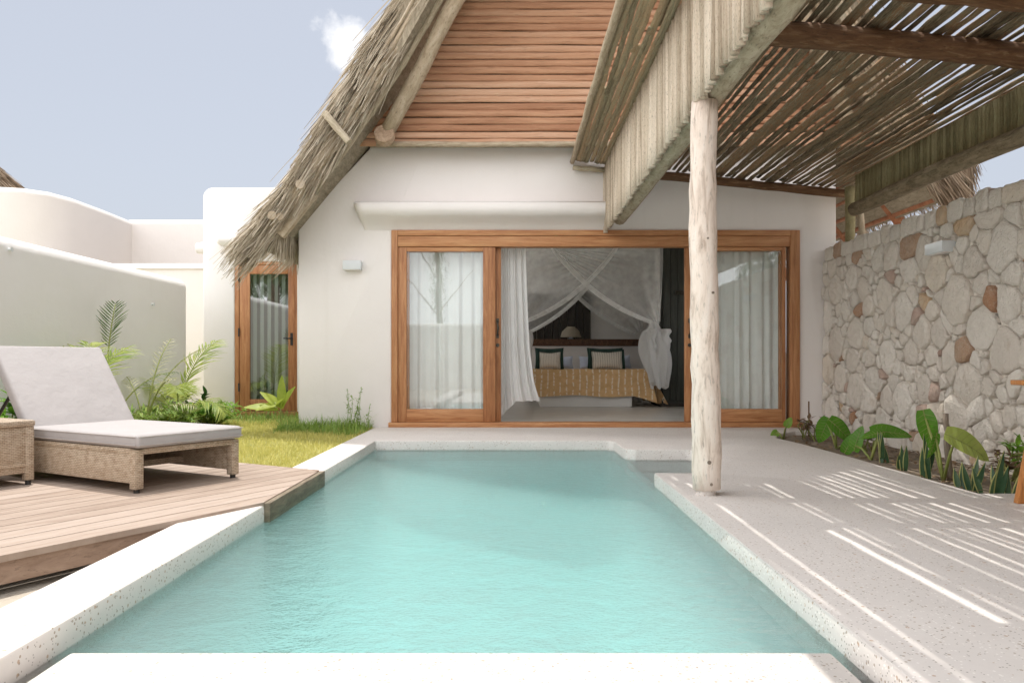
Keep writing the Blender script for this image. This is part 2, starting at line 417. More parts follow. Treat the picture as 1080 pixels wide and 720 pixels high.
M['snake_y'] = m_leaf('snake_edge', (.40, .40, .14), (.55, .52, .22), .1, .4)
M['stalk'] = m_leaf('green_stalk', (.20, .26, .06), (.34, .36, .12), .1)
M['dry'] = m_leaf('dry_leaf', (.12, .07, .035), (.30, .20, .11), .1)
M['bark'] = m_wood('bark', [(.2, (.13, .10, .075)), (.8, (.30, .25, .20))], (2, 2, 1), .9, 'UV')

# ------------------------------------------------------------------ ground, pool, terrace
PX0, PX1, PY0, PY1 = -1.385, 1.0, 2.36, 7.76
g = MB()
gz = -.15
X0, X1, Y0, Y1 = -1.6, 1.75, -2, 8.2
for q in (((-400, -400), (400, -400), (400, Y0), (-400, Y0)), ((-400, Y1), (400, Y1), (400, 700), (-400, 700)),
          ((-400, Y0), (X0, Y0), (X0, Y1), (-400, Y1)), ((X1, Y0), (400, Y0), (400, Y1), (X1, Y1))):
    g.add([(x, y, gz) for x, y in q], [(0, 1, 2, 3)])
struct(g.build('ground', M['sand']))

outline = [(-1.67, -2.2), (PX0, -2.2), (PX0, PY1), (.90, PY1), (.955, 7.745), (.99, 7.70), (1.0, 7.12), (1.02, 7.03), (1.09, 6.98), (1.53, 6.98), (1.58, 6.96),
           (1.60, 6.90), (1.42, 5.66), (1.38, 5.58), (1.30, 5.545), (1.0, 5.545), (1.0, -2.2), (3.75, -2.2), (3.75, 4.69), (2.81, 4.69), (2.80, 6.4), (2.77, 7.5),
           (2.72, 8.05), (2.86, 8.45), (3.2, 8.85), (3.75, 8.85), (3.75, 9.36), (-1.67, 9.36)]
t = MB()
t.prism(outline, lambda x, y: (x, y, -.2), lambda x, y: (x, y, 0))
struct(t.build('terrace', M['terrazzo'], bevel=.012))
po = outline[1:17]
b = MB()
def basin(u, v):
    x = PX0 - .03 + (PX1 - PX0 + .06) * u; y = 2.2 + (PY1 - 2.2 + .03) * v
    dd = min(x - PX0 + .03, PX1 + .03 - x, PY1 + .03 - y)
    q = min(1, max(0, dd) / .62)
    return (x, y, -.17 - .56 * (1 - (1 - q) ** 2.6) - .02 * math.sin(x * 2.1 + 1) * math.sin(y * 1.3))
b.grid(basin, 56, 110)
b.add([(PX1 + .0, 5.45, -.21), (1.75, 5.45, -.21), (1.75, 7.05, -.21), (PX1 + .0, 7.05, -.21)], [(0, 1, 2, 3)])
b.add([(PX1, 5.45, -.21), (PX1, 5.45, -.16), (1.75, 5.45, -.16), (1.75, 5.45, -.21)], [(0, 1, 2, 3)])
b.add([(PX1, 7.05, -.21), (PX1, 7.05, -.16), (1.75, 7.05, -.16), (1.75, 7.05, -.21)], [(0, 1, 2, 3)])
b.add([(1.70, 5.45, -.21), (1.70, 5.45, -.16), (1.70, 7.05, -.16), (1.70, 7.05, -.21)], [(0, 1, 2, 3)])
struct(b.build('pool_basin', M['pool'], smooth=True))
b = MB(); b.box(-1.345, .962, -2.1, PY0, -.8, -.084)
struct(b.build('pool_ledge', M['terrazzo'], bevel=.01))
w = MB()
wi = [(PX0 - .05, -2.05), (1.05, -2.05), (1.05, 5.40), (1.78, 5.40), (1.78, 7.10), (1.05, 7.10), (1.05, 7.84), (PX0 - .05, 7.84)]
w.prism(wi, lambda x, y: (x, y, -.80), lambda x, y: (x, y, -.092))
wo = struct(w.build('pool_water', M['water']))
bmw = bmesh.new(); bmw.from_mesh(wo.data); bmesh.ops.recalc_face_normals(bmw, faces=bmw.faces); bmw.to_mesh(wo.data); bmw.free()
# planting bed soil
s_ = MB(); s_.add([(2.7, 4.6, -.05), (3.8, 4.6, -.05), (3.8, 8.9, -.05), (2.7, 8.9, -.05)], [(0, 1, 2, 3)])
struct(s_.build('bed_soil', M['soil']))
# lawn
l_ = MB()
nx, ny = 30, 30
l_.grid(lambda u, v: (-9 + u * 7.34, 5.3 + v * 7.7, -.035 + .012 * math.sin(u * 40) * math.sin(v * 33)), nx, ny)
struct(l_.build('lawn', M['lawn'], smooth=True))

# ------------------------------------------------------------------ wooden deck (boards at 60 degrees)
U = Vector((-.866, .5)); V = Vector((.5, .866)); DO = Vector((-1.386, 4.30))
def DK(u, v, z=0): p = DO + U * u + V * v; return (p.x, p.y, z)
bw, gap = .140, .009
d = MB(); k = 0
VB = 1.09
def bd(u0, u1, va0, va1, vb0, vb1):
    c = [DK(u0, va0, -.012), DK(u1, va1, -.012), DK(u1, vb1, -.012), DK(u0, vb0, -.012), DK(u0, va0, .016), DK(u1, va1, .016), DK(u1, vb1, .016), DK(u0, vb0, .016)]
    o = uni(0, 20)
    fs = [(3, 2, 1, 0), (4, 5, 6, 7), (0, 1, 5, 4), (1, 2, 6, 5), (2, 3, 7, 6), (3, 0, 4, 7)]
    uv = {0: (0, va0), 1: (1, va1), 2: (1, vb1), 3: (0, vb0)}
    d.add(c, fs, [[(uv[i % 4][0] * 1.2 + o, uv[i % 4][1] * .9 + o) for i in f] for f in fs])
while k < 48:
    u0 = k * (bw + gap); u1 = u0 + bw
    e0 = min(VB, 1.732 * u0 + .0); e1 = min(VB, 1.732 * u1)
    cut = uni(-3.4, -.4)
    bd(u0, u1, -5.2, -5.2, cut - .003, cut - .003); bd(u0, u1, cut + .003, cut + .003, e0, e1); k += 1
deck = d.build('deck_planks', M['deck'])
dk = thing('wooden_deck', (-2.5, 4.5, 0), 'weathered brown plank deck beside the pool under the lounger', 'deck')
deck.name = 'planks'; attach(deck, dk)
e = MB(); e.fbox(DK, .012, .034, -5.2, -.36, -.105, -.014)
e.build('edge_board', M['deck_edge'], dk)
e = MB(); e.box(-1.392, -1.352, 4.31, 5.565, -.115, .010)
e.build('pool_side_board', M['old_board'], dk, bevel=.004)
e = MB(); e.fbox(DK, .66, 7.0, VB + .002, VB + .022, -.10, .012)
e.build('end_board', M['deck_edge'], dk)

# ------------------------------------------------------------------ house
HX, HY = .64, 9.37
house = thing('thatched_house', (HX, HY, 0), 'white plastered villa with steep thatched gable and wide glass doors facing the pool', 'house')
YF = 9.37
def under(x): return 2.48 + 1.24 * (x + 2.6)
RX = 1.22
def in_side(x): return x if x <= RX else 2 * RX - x
# facade wall pieces butt end to end round the opening
DX0, DX1, DZ = -1.474, 3.44, 2.366
f = MB(); th = .24
def fx(poly): f.prism(poly, lambda x, z: (x, YF + th, z), lambda x, z: (x, YF, z))
f = MB()
full = [(-2.6, -.1), (DX0, -.1), (DX0, DZ), (DX1, DZ), (DX1, -.1), (3.886, -.1), (3.886, 3.9)]
full += [(3.2, 4.9), (RX, 6.2), (-.5, 4.7), (-2.6, 2.42)]
fx(full)
fw = f.build('wall', M['plaster'], house, bevel=.018, bseg=3)
# room shell behind; unseen right window and rear doorway added to brighten the room
f = MB(); f.box(-2.58, -2.36, YF + th, 15.2, -.1, 2.5); f.box(3.64, 3.864, YF + th, 10.2, -.1, 2.9); f.box(3.64, 3.864, 12.2, 15.2, -.1, 2.9); f.box(3.64, 3.864, 10.2, 12.2, -.1, .9); f.box(3.64, 3.864, 10.2, 12.2, 2.45, 2.9); f.box(-2.58, -2.3, 15.2, 15.4, -.1, 3.4); f.box(.02, 3.864, 15.2, 15.4, -.1, 3.4); f.box(-2.3, .02, 15.2, 15.4, 2.75, 3.4); f.box(-2.58, 3.864, 15.2, 15.4, 3.4, 5.5)
f.build('side_wall', M['room'], house)
f = MB(); f.box(-2.36, 3.64, YF + th, 12.7, 3.3, 3.36); f.box(-.5, 3.64, 12.7, 15.2, 3.3, 3.36); f.box(-2.36, -.5, 15.0, 15.2, 3.3, 3.36)  # ceiling gap added under the roof opening to let extra light in
f.build('ceiling', M['room'], house)
f = MB(); f.box(-2.36, 3.64, YF + .1, 15.2, -.1, .045)
struct(f.build('room_floor', M['floor']))

# sliding doors: fixed frame
fr = MB(); yA, yB = 9.345, 9.50
fr.box(DX0, DX0 + .075, yA, yB, .056, DZ); fr.box(DX1 - .115, DX1, yA, yB, .056, DZ)
frame = fr.build('door_frame', M['teak'], house, bevel=.006)
hd = MB(); hd.box(DX0 + .075, DX1 - .115, yA + .012, yB, 2.170, 2.296); hd.box(DX0 + .075, DX1 - .115, yA - .002, yB, 2.298, DZ)
hd.build('lintel_rail', M['teakx'], frame, bevel=.005)
sl = MB(); sl.box(DX0 - .03, DX1 + .03, yA - .04, yB + .02, -.002, .056)
sl.build('sill', M['teakx'], frame, bevel=.006)
def leaf(x0, x1, y, z0, z1, sw0, sw1, tr, br, label=None):
    m = MB(); m.box(x0, x0 + sw0, y, y + .045, z0, z1); m.box(x1 - sw1, x1, y, y + .045, z0, z1)
    o = m.build('glass_door', M['teak'], house, bevel=.005)
    m = MB(); m.box(x0 + sw0, x1 - sw1, y + .002, y + .043, z1 - tr, z1); m.box(x0 + sw0, x1 - sw1, y + .002, y + .043, z0, z0 + br)
    m.build('door_rail', M['teakx'], o, bevel=.004)
    m = MB(); m.add([(x0 + sw0, y + .022, z0 + br), (x1 - sw1, y + .022, z0 + br), (x1 - sw1, y + .022, z1 - tr), (x0 + sw0, y + .022, z1 - tr)], [(0, 1, 2, 3)])
    m.build('glass_pane', M['glass'], o)
    if label: o['label'] = label
    return o
def px(v, y=9.37): return (v - 542) / 820 * y
d1 = leaf(px(418.5), px(522.5), 9.375, .058, 2.168, .118, .150, .055, .155)
d2 = leaf(px(419.5), px(528.3), 9.435, .058, 2.168, .13, .15, .055, .155)
d3 = leaf(px(731), px(829), 9.375, .058, 2.168, .15, .045, .045, .155)
d4 = leaf(px(723.4), px(828), 9.435, .058, 2.168, .10, .05, .045, .155)
def handle(x, y, p):
    m = MB(); m.tube([(x, y + .005, 1.28), (x, y - .035, 1.25), (x + .008, y - .045, 1.19), (x, y - .035, 1.13), (x, y + .005, 1.10)], [.012, .010, .012, .010, .012], 8)
    m.box(x - .016, x + .016, y - .006, y + .004, 1.255, 1.31); m.box(x - .016, x + .016, y - .006, y + .004, 1.07, 1.12)
    m.build('handle', M['bronze'], p, smooth='auto')
    m = MB(); m.tube([(x, y + .004, .985), (x, y - .012, .985)], [.024, .02], 12); m.tube([(x, y - .012, .985), (x, y - .02, .985)], [.008, .008], 8)
    m.build('lock', M['bronze'], p, smooth='auto')
handle(px(524.8, 9.435), 9.435, d2); handle(px(730, 9.43) - .03, 9.43, d4)

# moulded cornice over the doors
c = MB(); prof = [(9.372, 2.36), (9.34, 2.40), (9.27, 2.455), (9.18, 2.50), (9.125, 2.545), (9.108, 2.60), (9.125, 2.65), (9.18, 2.678), (9.372, 2.68)]
secs = [(-1.90, .10), (-1.895, .45), (-1.875, .75), (-1.84, .93), (-1.79, 1), (1.10, 1), (1.105, .97)]
rows = [(xx + (2.62 - z) * .4 * (1 if i < 5 else 0), 9.372 - (9.372 - y) * k_, z) for i, (xx, k_) in enumerate(secs) for (y, z) in prof]
np_ = len(prof)
c.add(rows, [(i * np_ + j, i * np_ + j + 1, (i + 1) * np_ + j + 1, (i + 1) * np_ + j) for i in range(len(secs) - 1) for j in range(np_ - 1)] + [tuple(range(len(rows) - 1, len(rows) - np_ - 1, -1))])
c.build('cornice', M['plaster'], house, smooth='auto')

# gable cladding: a backing board and horizontal poles
g = MB(); x = []
z0 = 3.34
g.prism([(-1.72, z0), (2 * RX + 1.72 - .1, z0), (RX, under(RX) - .1)], lambda x, z: (x, 9.30, z), lambda x, z: (x, 9.22, z))
clad = g.build('gable_board', M['thatch_d'], house)
g = MB(); z = 3.355; k = 0
while z < 6.9:
    r_ = uni(.039, .044)
    xl = -2.6 + (z - 2.48) / 1.24 - .08
    g.log((xl, 9.13 + uni(-.006, .006), z + uni(-.004, .004)), (2 * RX - xl, 9.13 + uni(-.006, .006), z + uni(-.008, .008)), r_, 10, 14, .004, .04, sq=(.5, 1.0))
    z += .0845; k += 1
g.build('gable_poles', M['clad'], house, smooth=True)
g = MB(); g.log((-1.60, 9.05, 3.315), (2.6, 9.06, 3.315), .03, 8, 14, .004, .06)
g.build('bottom_batten', M['pale_log'], house, smooth=True)

# roof: outer and inner profiles, verge leaning out towards the ridge
OUT = [(-2.98, 2.36), (-2.80, 2.55), (-2.41, 3.02), (-2.11, 3.46), (-1.82, 3.88), (-1.53, 4.33), (-1.30, 4.69), (RX, 8.25)]
INN = [(-2.84, 2.05), (-2.56, 2.40), (-2.16, 2.88), (-1.76, 3.37), (-1.46, 3.76), (-1.16, 4.18), (-.91, 4.53), (RX, 7.62)]
def lean(x): return 9.05 - .36 * (x + 3.22) if x < -1.3 else 8.36 - .54 * (x + 1.3)
def verge(x): return max(6.9, lean(in_side(x)))
def ip(P, t):
    t = max(0, min(.99999, t)) * (len(P) - 1); i = int(t); f_ = t - i
    return (P[i][0] + (P[i + 1][0] - P[i][0]) * f_, P[i][1] + (P[i + 1][1] - P[i][1]) * f_)
YB = 15.9
def roof_side(sgn, t0, ya=None, yb_=YB, m=None):
    m = m or MB(); nt = 22
    ts = [t0 + (1 - t0) * i / nt for i in range(nt + 1)]
    rows = []
    for tt in ts:
        o = ip(OUT, tt); q = ip(INN, tt)
        for yb in (0, 1):
            for (x, z) in (o, q):
                y = ((verge(x) if ya is None else ya) if yb == 0 else yb_)
                rows.append((x if sgn < 0 else 2 * RX - x, y, z))
    fs = []
    for i in range(nt):
        a = i * 4; b_ = a + 4   # order: o-front, q-front, o-back, q-back
        fs += [(a, a + 2, b_ + 2, b_), (a + 1, b_ + 1, b_ + 3, a + 3), (a, b_, b_ + 1, a + 1), (a + 2, a + 3, b_ + 3, b_ + 2)]
    fs.append((0, 1, 3, 2))
    m.add(rows, fs)
    return m
# the left slope has an unseen gap, added to brighten the bedroom with sun
roof = roof_side(-1, 0, None, 12.8, roof_side(-1, 0, 15.6)).build('roof', M['thatch_d'], house)
roof_side(1, .2).build('roof', M['thatch_d'], house)

def strand(m, p, d, L, w, droop=.25, seg=3):
    p = Vector(p); d = Vector(d).normalized()
    side = d.cross(Vector((uni(-1, 1), uni(-1, 1), uni(-1, 1)))); side = side.normalized() if side.length > 1e-6 else Vector((1, 0, 0))
    pts = []
    for i in range(seg + 1):
        t = i / seg
        pts.append(p + d * L * t + Vector((0, 0, -1)) * droop * L * t * t)
    m.ribbon(pts, w, side, w * .35)
def thatch_edge(sgn, t0, n_verge, n_eave, seed):
    random.seed(seed); m = MB()
    for i in range(n_verge):
        tt = t0 + .035 + (.965 - t0) * (rnd() ** 1.35)
        (xo, zo), (xi, zi) = ip(OUT, tt), ip(INN, tt)
        (xo2, zo2) = ip(OUT, min(.9999, tt + .03)); sl = Vector((xo - xo2, 0, zo - zo2)).normalized()
        dep = rnd() ** 1.5 if rnd() < .8 else rnd()      # 0 at the outer skin, 1 at the inner
        x = xo + (xi - xo) * dep * .97; z = zo + (zi - zo) * dep * .97
        y = verge(xo) + uni(-.06, .02) + (dep * .05) + (uni(0, .5) if dep < .08 else 0)
        out = Vector((-1, 0, .75)) * uni(-.04, .11) * (1.25 - dep)
        dr = sl + out + Vector((0, uni(-.30, .02), uni(-.10, .06)))
        if sgn > 0: dr.x = -dr.x; x = 2 * RX - x
        strand(m, (x, y, z), dr + Vector((math.sin(tt * 61 + dep * 9), math.sin(tt * 47), math.cos(tt * 53 + 2))) * .09, uni(.20, .55) if rnd() < .94 else uni(.55, .75), uni(.009, .021), uni(.02, .22))
    for i in range(n_eave):
        tt = t0 + uni(0, .10); (xo, zo), (xi, zi) = ip(OUT, tt), ip(INN, tt)
        dep = rnd() * 1.0; x = min(xo + (xi - xo) * dep + .26, -2.66); z = zo + (zi - zo) * dep + .24 - .10 * dep
        y = verge(xo) + (rnd() ** 2.2) * 6.2 + uni(-.05, 0)
        dr = Vector((-.42 + uni(-.15, .30) + .15 * dep, uni(-.20, .12), -.80 - .3 * dep))
        if sgn > 0: dr.x = -dr.x; x = 2 * RX - x
        strand(m, (x, y, z), dr, uni(.14, .34), uni(.008, .018), uni(.1, .35))
    return m
fringe = thatch_edge(-1, 0, 7500, 4200, 3).build('thatch_fringe', M['thatch'], roof)
thatch_edge(1, .22, 3500, 2600, 4).build('thatch_fringe', M['thatch_b'], house)
# outer skin courses (seen from the sides)
random.seed(12); m = MB()
for sgn in (-1, 1):
    for i in range(2600):
        tt = uni(.02, .97); (xo, zo) = ip(OUT, tt); (x2, z2) = ip(OUT, min(.999, tt + .03))
        if sgn > 0 and tt < .2: continue
        ysk = uni(verge(xo), YB)
        if sgn < 0 and 12.6 < ysk < 15.7: continue
        sl = Vector((xo - x2, 0, zo - z2)).normalized() + Vector((-.10, uni(-.1, .1), .07))
        x = xo - .02
        if sgn > 0: sl.x = -sl.x; x = 2 * RX - x
        strand(m, (x, ysk, zo + .02), sl, uni(.4, .8), uni(.012, .022), .05, 2)
m.build('thatch_skin', M['thatch'], roof)

# exposed poles of the verge
random.seed(5)
def slope_pt(x, dz, dy=0): return (x, verge(x) + dy, 2.48 + 1.24 * (x + 2.6) + dz)
r1 = MB(); r1.log((-1.47, 8.93, 3.40), (RX - .2, 7.2, 7.05), .088, 12, 16, .012, .05, .9)
r1.build('barge_rafter', M['pale_log'], house, smooth=True)
r1 = MB(); r1.tube([(-1.475, 8.93, 3.345), (-1.475, 8.90, 3.35), (-1.475, 8.82, 3.375)], [.10, .118, .112], 16, jit=.04); r1.build('log_end', M['end_grain'], house, smooth='auto')
r1 = MB(); r1.log((2 * RX + 1.47, 8.93, 3.40), (RX + .2, 7.25, 7.05), .088, 12, 16, .012, .05, .9)
r1.build('barge_rafter', M['pale_log'], house, smooth=True)
def inner_line(tt, off, dy):
    (xi, zi) = ip(INN, tt); (xo, zo) = ip(OUT, tt)
    return Vector((xi + (xo - xi) * off, verge(xo) + dy, zi + (zo - zi) * off))
for off, dy, rr in ((-.06, .06, .036), (.12, -.10, .030), (.27, -.13, .026), (.42, -.13, .022)):
    r1 = MB(); pts = [inner_line(.09 + .88 * i / 18, off, dy) + Vector((uni(-.012, .012),) * 3) for i in range(19)]
    r1.tube(pts, [rr * uni(.9, 1.1) for _ in pts], 9); r1.build('verge_pole', M['pale_log'] if off > 0 else M['grey_log'], house, smooth=True)
    q = MB(); pts = [Vector((2 * RX - p.x, p.y, p.z)) for p in pts if p.z > 3.2]
    q.tube(pts, [rr] * len(pts), 9); q.build('verge_pole', M['pale_log'], house, smooth=True)
# purlin ends and a square rafter tail near the eave
for (tx, off, dy, r_) in ((.235, .22, -.24, .052), (.12, .42, -.24, .05), (.135, .16, -.22, .042)):
    p = inner_line(tx, off, dy); m = MB(); m.log(p, p + Vector((0, 1.6, 0)), r_, 12, 4, .004, .04); m.build('purlin', M['pale_log'], house, smooth='auto')
m = MB(); p = inner_line(.405, .32, -.24); m.log(p + Vector((.15, -.02, -.16)), p + Vector((-.12, .0, .16)), .04, 10, 4, .004, .05); m.build('cross_stub', M['grey_log'], house, smooth='auto')
m = MB(); a = Vector((-2.66, 8.80, 2.22)); dirv = Vector((.62, 0, .78)); nn = Vector((-.78, 0, .62)) * .055
cs = []
for L_ in (0, .62):
    for (yy, s) in ((0, -1), (.09, -1), (.09, 1), (0, 1)):
        cs.append(tuple(a + dirv * L_ + nn * s + Vector((0, yy, 0))))
m.hexa(cs); m.build('rafter_tail', M['pale_log'], house, bevel=.006)
# soffit board under the thatch against the wall and red rafters under the right slope
m = MB()
for i in range(4):
    y = 9.9 + i * 1.5
    for s in (-1, 1):
        A = Vector((-2.35, y, 2.70)); B = Vector((RX - .2, y, 7.1))
        if s > 0: A = Vector((2 * RX + 2.75, y, 2.20)); B.x = 2 * RX - B.x
        m.log(A, B, .075, 8, 8, .01, .05)
m.build('roof_rafters', M['redwood'], house, smooth=True)
m = MB()
for i in range(15):
    tt = .22 + .05 * i; (xi, zi) = ip(INN, tt); m.log((2 * RX - xi + .03, 8.9, zi - .02), (2 * RX - xi + .03, 15.5, zi - .02), .03, 7, 4, .01, .05)
m.build('roof_battens', M['redwood'], house, smooth=True)

# bathroom wing with the narrow door
WY = 11.3
def wx(v): return (v - 542) / 820 * WY
wx0, dxa, dxb = -4.52, wx(247), wx(313)
f = MB(); rr = .14
arc = [(wx0 + rr - rr * math.cos(a), 3.31 - rr + rr * math.sin(a)) for a in [R(9 * i) for i in range(11)]]
poly = [(wx0, -.1), (dxa, -.1), (dxa, 2.24), (dxb, 2.24), (dxb, -.1), (-2.585, -.1), (-2.585, 3.31)] + arc[::-1]
f.prism(poly, lambda x, z: (x, WY + .25, z), lambda x, z: (x, WY, z))
f.build('wing_wall', M['plaster2'], house, bevel=.02, bseg=3)
f = MB(); f.box(wx0 + .004, wx0 + .22, WY + .25, 15.4, -.1, 3.29); f.box(wx0 + .22, -2.6, 15.1, 15.4, -.1, 3.29); f.box(wx0 + .22, -2.585, WY + .25, 15.1, 3.1, 3.28)
f.box(wx0 + .22, -2.6, WY + .25, 15.1, -.1, .03)
f.build('wing_shell', M['plaster3'], house)
f = MB(); f.tube([(-4.26, WY - .08, 2.53), (-4.22, WY - .08, 2.53), (-3.2, WY - .08, 2.53), (-2.586, WY - .08, 2.53)], [.055, .085, .09, .09], 16, sq=(1.6, 1))
f.build('wing_cornice', M['plaster2'], house, smooth='auto')
f = MB(); f.tube([(-4.50, WY + .5, 2.56), (-4.72, WY + .5, 2.50), (-4.80, WY + .5, 2.50)], [.10, .11, .10], 14, sq=(1, .8))
f.build('water_spout', M['plaster2'], house, smooth='auto')
# narrow door
f = MB(); f.box(dxa, dxa + .06, WY + .02, WY + .14, .06, 2.24); f.box(dxb - .03, dxb, WY + .02, WY + .14, .06, 2.24); f.box(dxa + .06, dxb - .03, WY + .022, WY + .138, 2.19, 2.24)
f.box(dxa - .02, dxb + .02, WY - .02, WY + .16, -.02, .06)
nd = f.build('narrow_door', M['teak'], house, bevel=.005)
f = MB(); a0, a1 = dxa + .066, dxb - .034
f.box(a0, a0 + .15, WY + .03, WY + .075, .066, 2.185); f.box(a1 - .10, a1, WY + .03, WY + .075, .066, 2.185)
f.box(a0 + .15, a1 - .10, WY + .032, WY + .073, .066, .235); f.box(a0 + .15, a1 - .10, WY + .032, WY + .073, 2.06, 2.185)
f.build('door_leaf', M['teak'], nd, bevel=.004)
f = MB(); f.add([(a0 + .15, WY + .05, .235), (a1 - .10, WY + .05, .235), (a1 - .10, WY + .05, 2.06), (a0 + .15, WY + .05, 2.06)], [(0, 1, 2, 3)])
f.build('glass_pane', M['glass2'], nd)
f = MB()
for i in range(5): f.box(a0 + .17 + i * .105, a0 + .222 + i * .105, WY + .12, WY + .13, .20, 2.1)
f.build('blind_slats', M['room'], nd)
f = MB(); f.box(a1 - .065, a1 - .03, WY + .016, WY + .03, 1.02, 1.20); f.tube([(a1 - .048, WY + .02, 1.12), (a1 - .048, WY - .03, 1.12), (a1 - .15, WY - .035, 1.12)], [.010, .011, .010], 8)
f.build('handle', M['black'], nd, smooth='auto')
for zz in (.35, 1.15, 1.95):
    f = MB(); f.tube([(a0 - .004, WY + .016, zz), (a0 - .004, WY + .016, zz + .12)], .012, 8); f.build('hinge', M['black'], nd, smooth='auto')
f = MB(); f.tube([(a1 - .19, WY + .034, .15), (a1 - .19, WY + .008, .15)], .025, 12); f.tube([(a1 - .34, WY + .034, .16), (a1 - .34, WY + .018, .16)], .01, 8)
f.build('door_stop', M['black'], nd, smooth='auto')

# wall lamps
def wall_lamp(name, x0, x1, y0, y1, z0, z1, label):
    o = thing(name, ((x0 + x1) / 2, (y0 + y1) / 2, z0), label, 'wall lamp', 'box lamps on the walls')
    m = MB(); m.box(x0, x1, y0, y1, z0 + .006, z1); m.build('housing', M['lampbox'], o, bevel=.004)
    m = MB(); m.box(x0 + .02, x1 - .02, y0 + .012, y1 - .012, z0, z0 + .01); m.build('diffuser', M['plaster'], o)
wall_lamp('wall_lamp', px(362, 9.3), px(381, 9.3), 9.26, 9.375, .8 + 95 / 88.2, .8 + 105 / 88.2, 'pale box lamp on the white wall between the two glass doors')
YL = 820 * 3.66 / (989 - 542)
wall_lamp('wall_lamp', 3.62, 3.75, YL - .14, YL + .14, .8 + 112 / 820 * YL, .8 + 124 / 820 * YL, 'pale box lamp on the rough stone wall')

# ------------------------------------------------------------------ bedroom
def curtain(name, x0, x1, y, z0, z1, label, mat, folds=9, amp=.035, hem=None, seed=1, parent=None):
    rs = random.Random(seed); ph = rs.uniform(0, 6)
    ks = [rs.uniform(.7, 1.3) for _ in range(4)]
    def fn(u, v):
        a = 2 * math.pi * folds * u
        s = math.sin(a + ph + .5 * math.sin(a * .31 * ks[0] + v)) + .45 * math.sin(a * 1.73 * ks[1] + ph * 2) + .3 * math.sin(a * .37 * ks[2])
        x = x0 + (x1 - x0) * u + .25 * amp * math.cos(a * ks[3])
        z = z0 + (z1 - z0) * v
        p = [x, y + amp * s * (.6 + .5 * (1 - v)), z]
        if hem: p = hem(u, v, p)
        return tuple(p)
    m = MB(); m.grid(fn, folds * 14, 26)
    o = m.build(name, mat, smooth=True); tag(o, label, 'curtain'); return o
curtain('curtain', -1.36, -.34, 9.64, .07, 2.2, 'closed white curtain behind the fixed glass beside the wall lamp', M['curtain'], 7, .026, None, 3)
curtain('curtain', 2.2, 3.34, 9.62, .07, 2.2, 'closed white curtain behind the glass door beside the bleached post', M['curtain'], 9, .026, None, 8)
def hem(u, v, p):
    w = (1 - v)
    right = .31 + .09 * w ** 1.4 + (.045 if v < .35 else .0) * (1 - v / .35) 
    x = -.165 + u * (right + .0)
    if v < .12: x += .04 * (1 - v / .12) * u
    z = .10 + v * 2.12 + (.20 - .10 * u * 0) * (1 - v) * min(1, u * 2.5)
    return [x, p[1] + .03 * math.sin(9 * u) * w, z]
curtain('curtain', -.16, .3, 9.60, .1, 2.2, 'loose white curtain gathered at the edge of the open doorway', M['drape'], 4, .035, hem, 5)

BX0, BX1, BY0, BY1, BZ = .10, 2.18, 12.6, 14.6, .655
bed = thing('bed', (1.17, 13.5, .045), 'wide bed on a pale plinth in the bedroom beyond the open doors', 'bed')
m = MB(); m.box(.42, 1.92, BY0 + .05, BY1 - .1, .045, .26); m.build('plinth', M['room'], bed, bevel=.01)
m = MB(); m.box(BX0 + .03, BX1 - .05, BY0 + .04, BY1, .26, BZ - .015); m.build('mattress', M['drape'], bed, bevel=.05, bseg=3)
# bedspread: top, front drop and the flared right corner
m = MB()
def spr(u, v):
    x = BX0 - .02 + (BX1 - BX0 + .04) * u
    if v < .4: y = BY1 - .85 - (BY1 - .85 - BY0) * v / .4; z = BZ + .008 * math.sin(x * 7) * math.sin(y * 5); 
    else:
        w = (v - .4) / .6; y = BY0 - .05 * w - .03 * math.sin(x * 9 + 1) * w - .01; z = BZ - .43 * w - .015 * math.sin(x * 5) * w
        x += max(0, u - .80) * .55 * w
        z -= max(0, u - .86) * .9 * w
    return (x, y, z)
m.grid(spr, 60, 40)
def sprs(u, v):
    y = BY0 + (1.3) * u; w = v
    x = BX1 + .02 + .14 * w * (1 + .5 * math.sin(y * 14)) + .09 * w * (1 - u) + .01; z = BZ - .005 - (.56) * w
    return (x, y - .05 * w * (1 - u), z)
m.grid(sprs, 30, 14)
tag(m.build('bedspread', M['spread'], smooth=True), 'mustard bedspread with white stitched dashes hanging over the bed', 'bedspread')
def pillow(name, x0, x1, z0, z1, y, th, mat, label, tilt=.12, border=None):
    m = MB()
    for s in (-1, 1):
        def fn(u, v, s=s):
            a = 1 - abs(2 * u - 1) ** 3; b_ = 1 - abs(2 * v - 1) ** 3
            k = .06 * (1 - (1 - abs(2 * u - 1)) ** .5) * 0
            px_ = x0 + (x1 - x0) * (u + .03 * math.sin(math.pi * v) * (1 - 2 * u) * -1 * 0)
            zz = z0 + (z1 - z0) * v - .02 * math.sin(math.pi * u) * (1 if v > .5 else -1) * abs(2 * v - 1)
            return (px_ + .015 * math.sin(math.pi * v) * (1 if u < .5 else -1) * abs(2 * u - 1), y + tilt * v + s * th * (a * b_) ** .6 * .5, zz)
        m.grid(fn, 14, 12)
    o = m.build(name, mat, smooth=True); tag(o, label, 'pillow', 'pillows on the bed')
    if border:
        q = MB(); pts = []
        e_ = .012
        loop = [(x0 - e_, z0), (x0 - e_, z1 + e_), ((x0 + x1) / 2, z1 + e_ - .015), (x1 + e_, z1 + e_), (x1 + e_, z0)]
        q.tube([(a, y + tilt * (b_ - z0) / (z1 - z0), b_) for a, b_ in loop], .026, 8)
        q.build('border', border, o, smooth=True)
    return o
pillow('pillow', .42, .80, BZ, .95, 13.10, .16, M['stripe'], 'striped pillow with dark border half hidden by the white curtain', border=M['dgreen'])
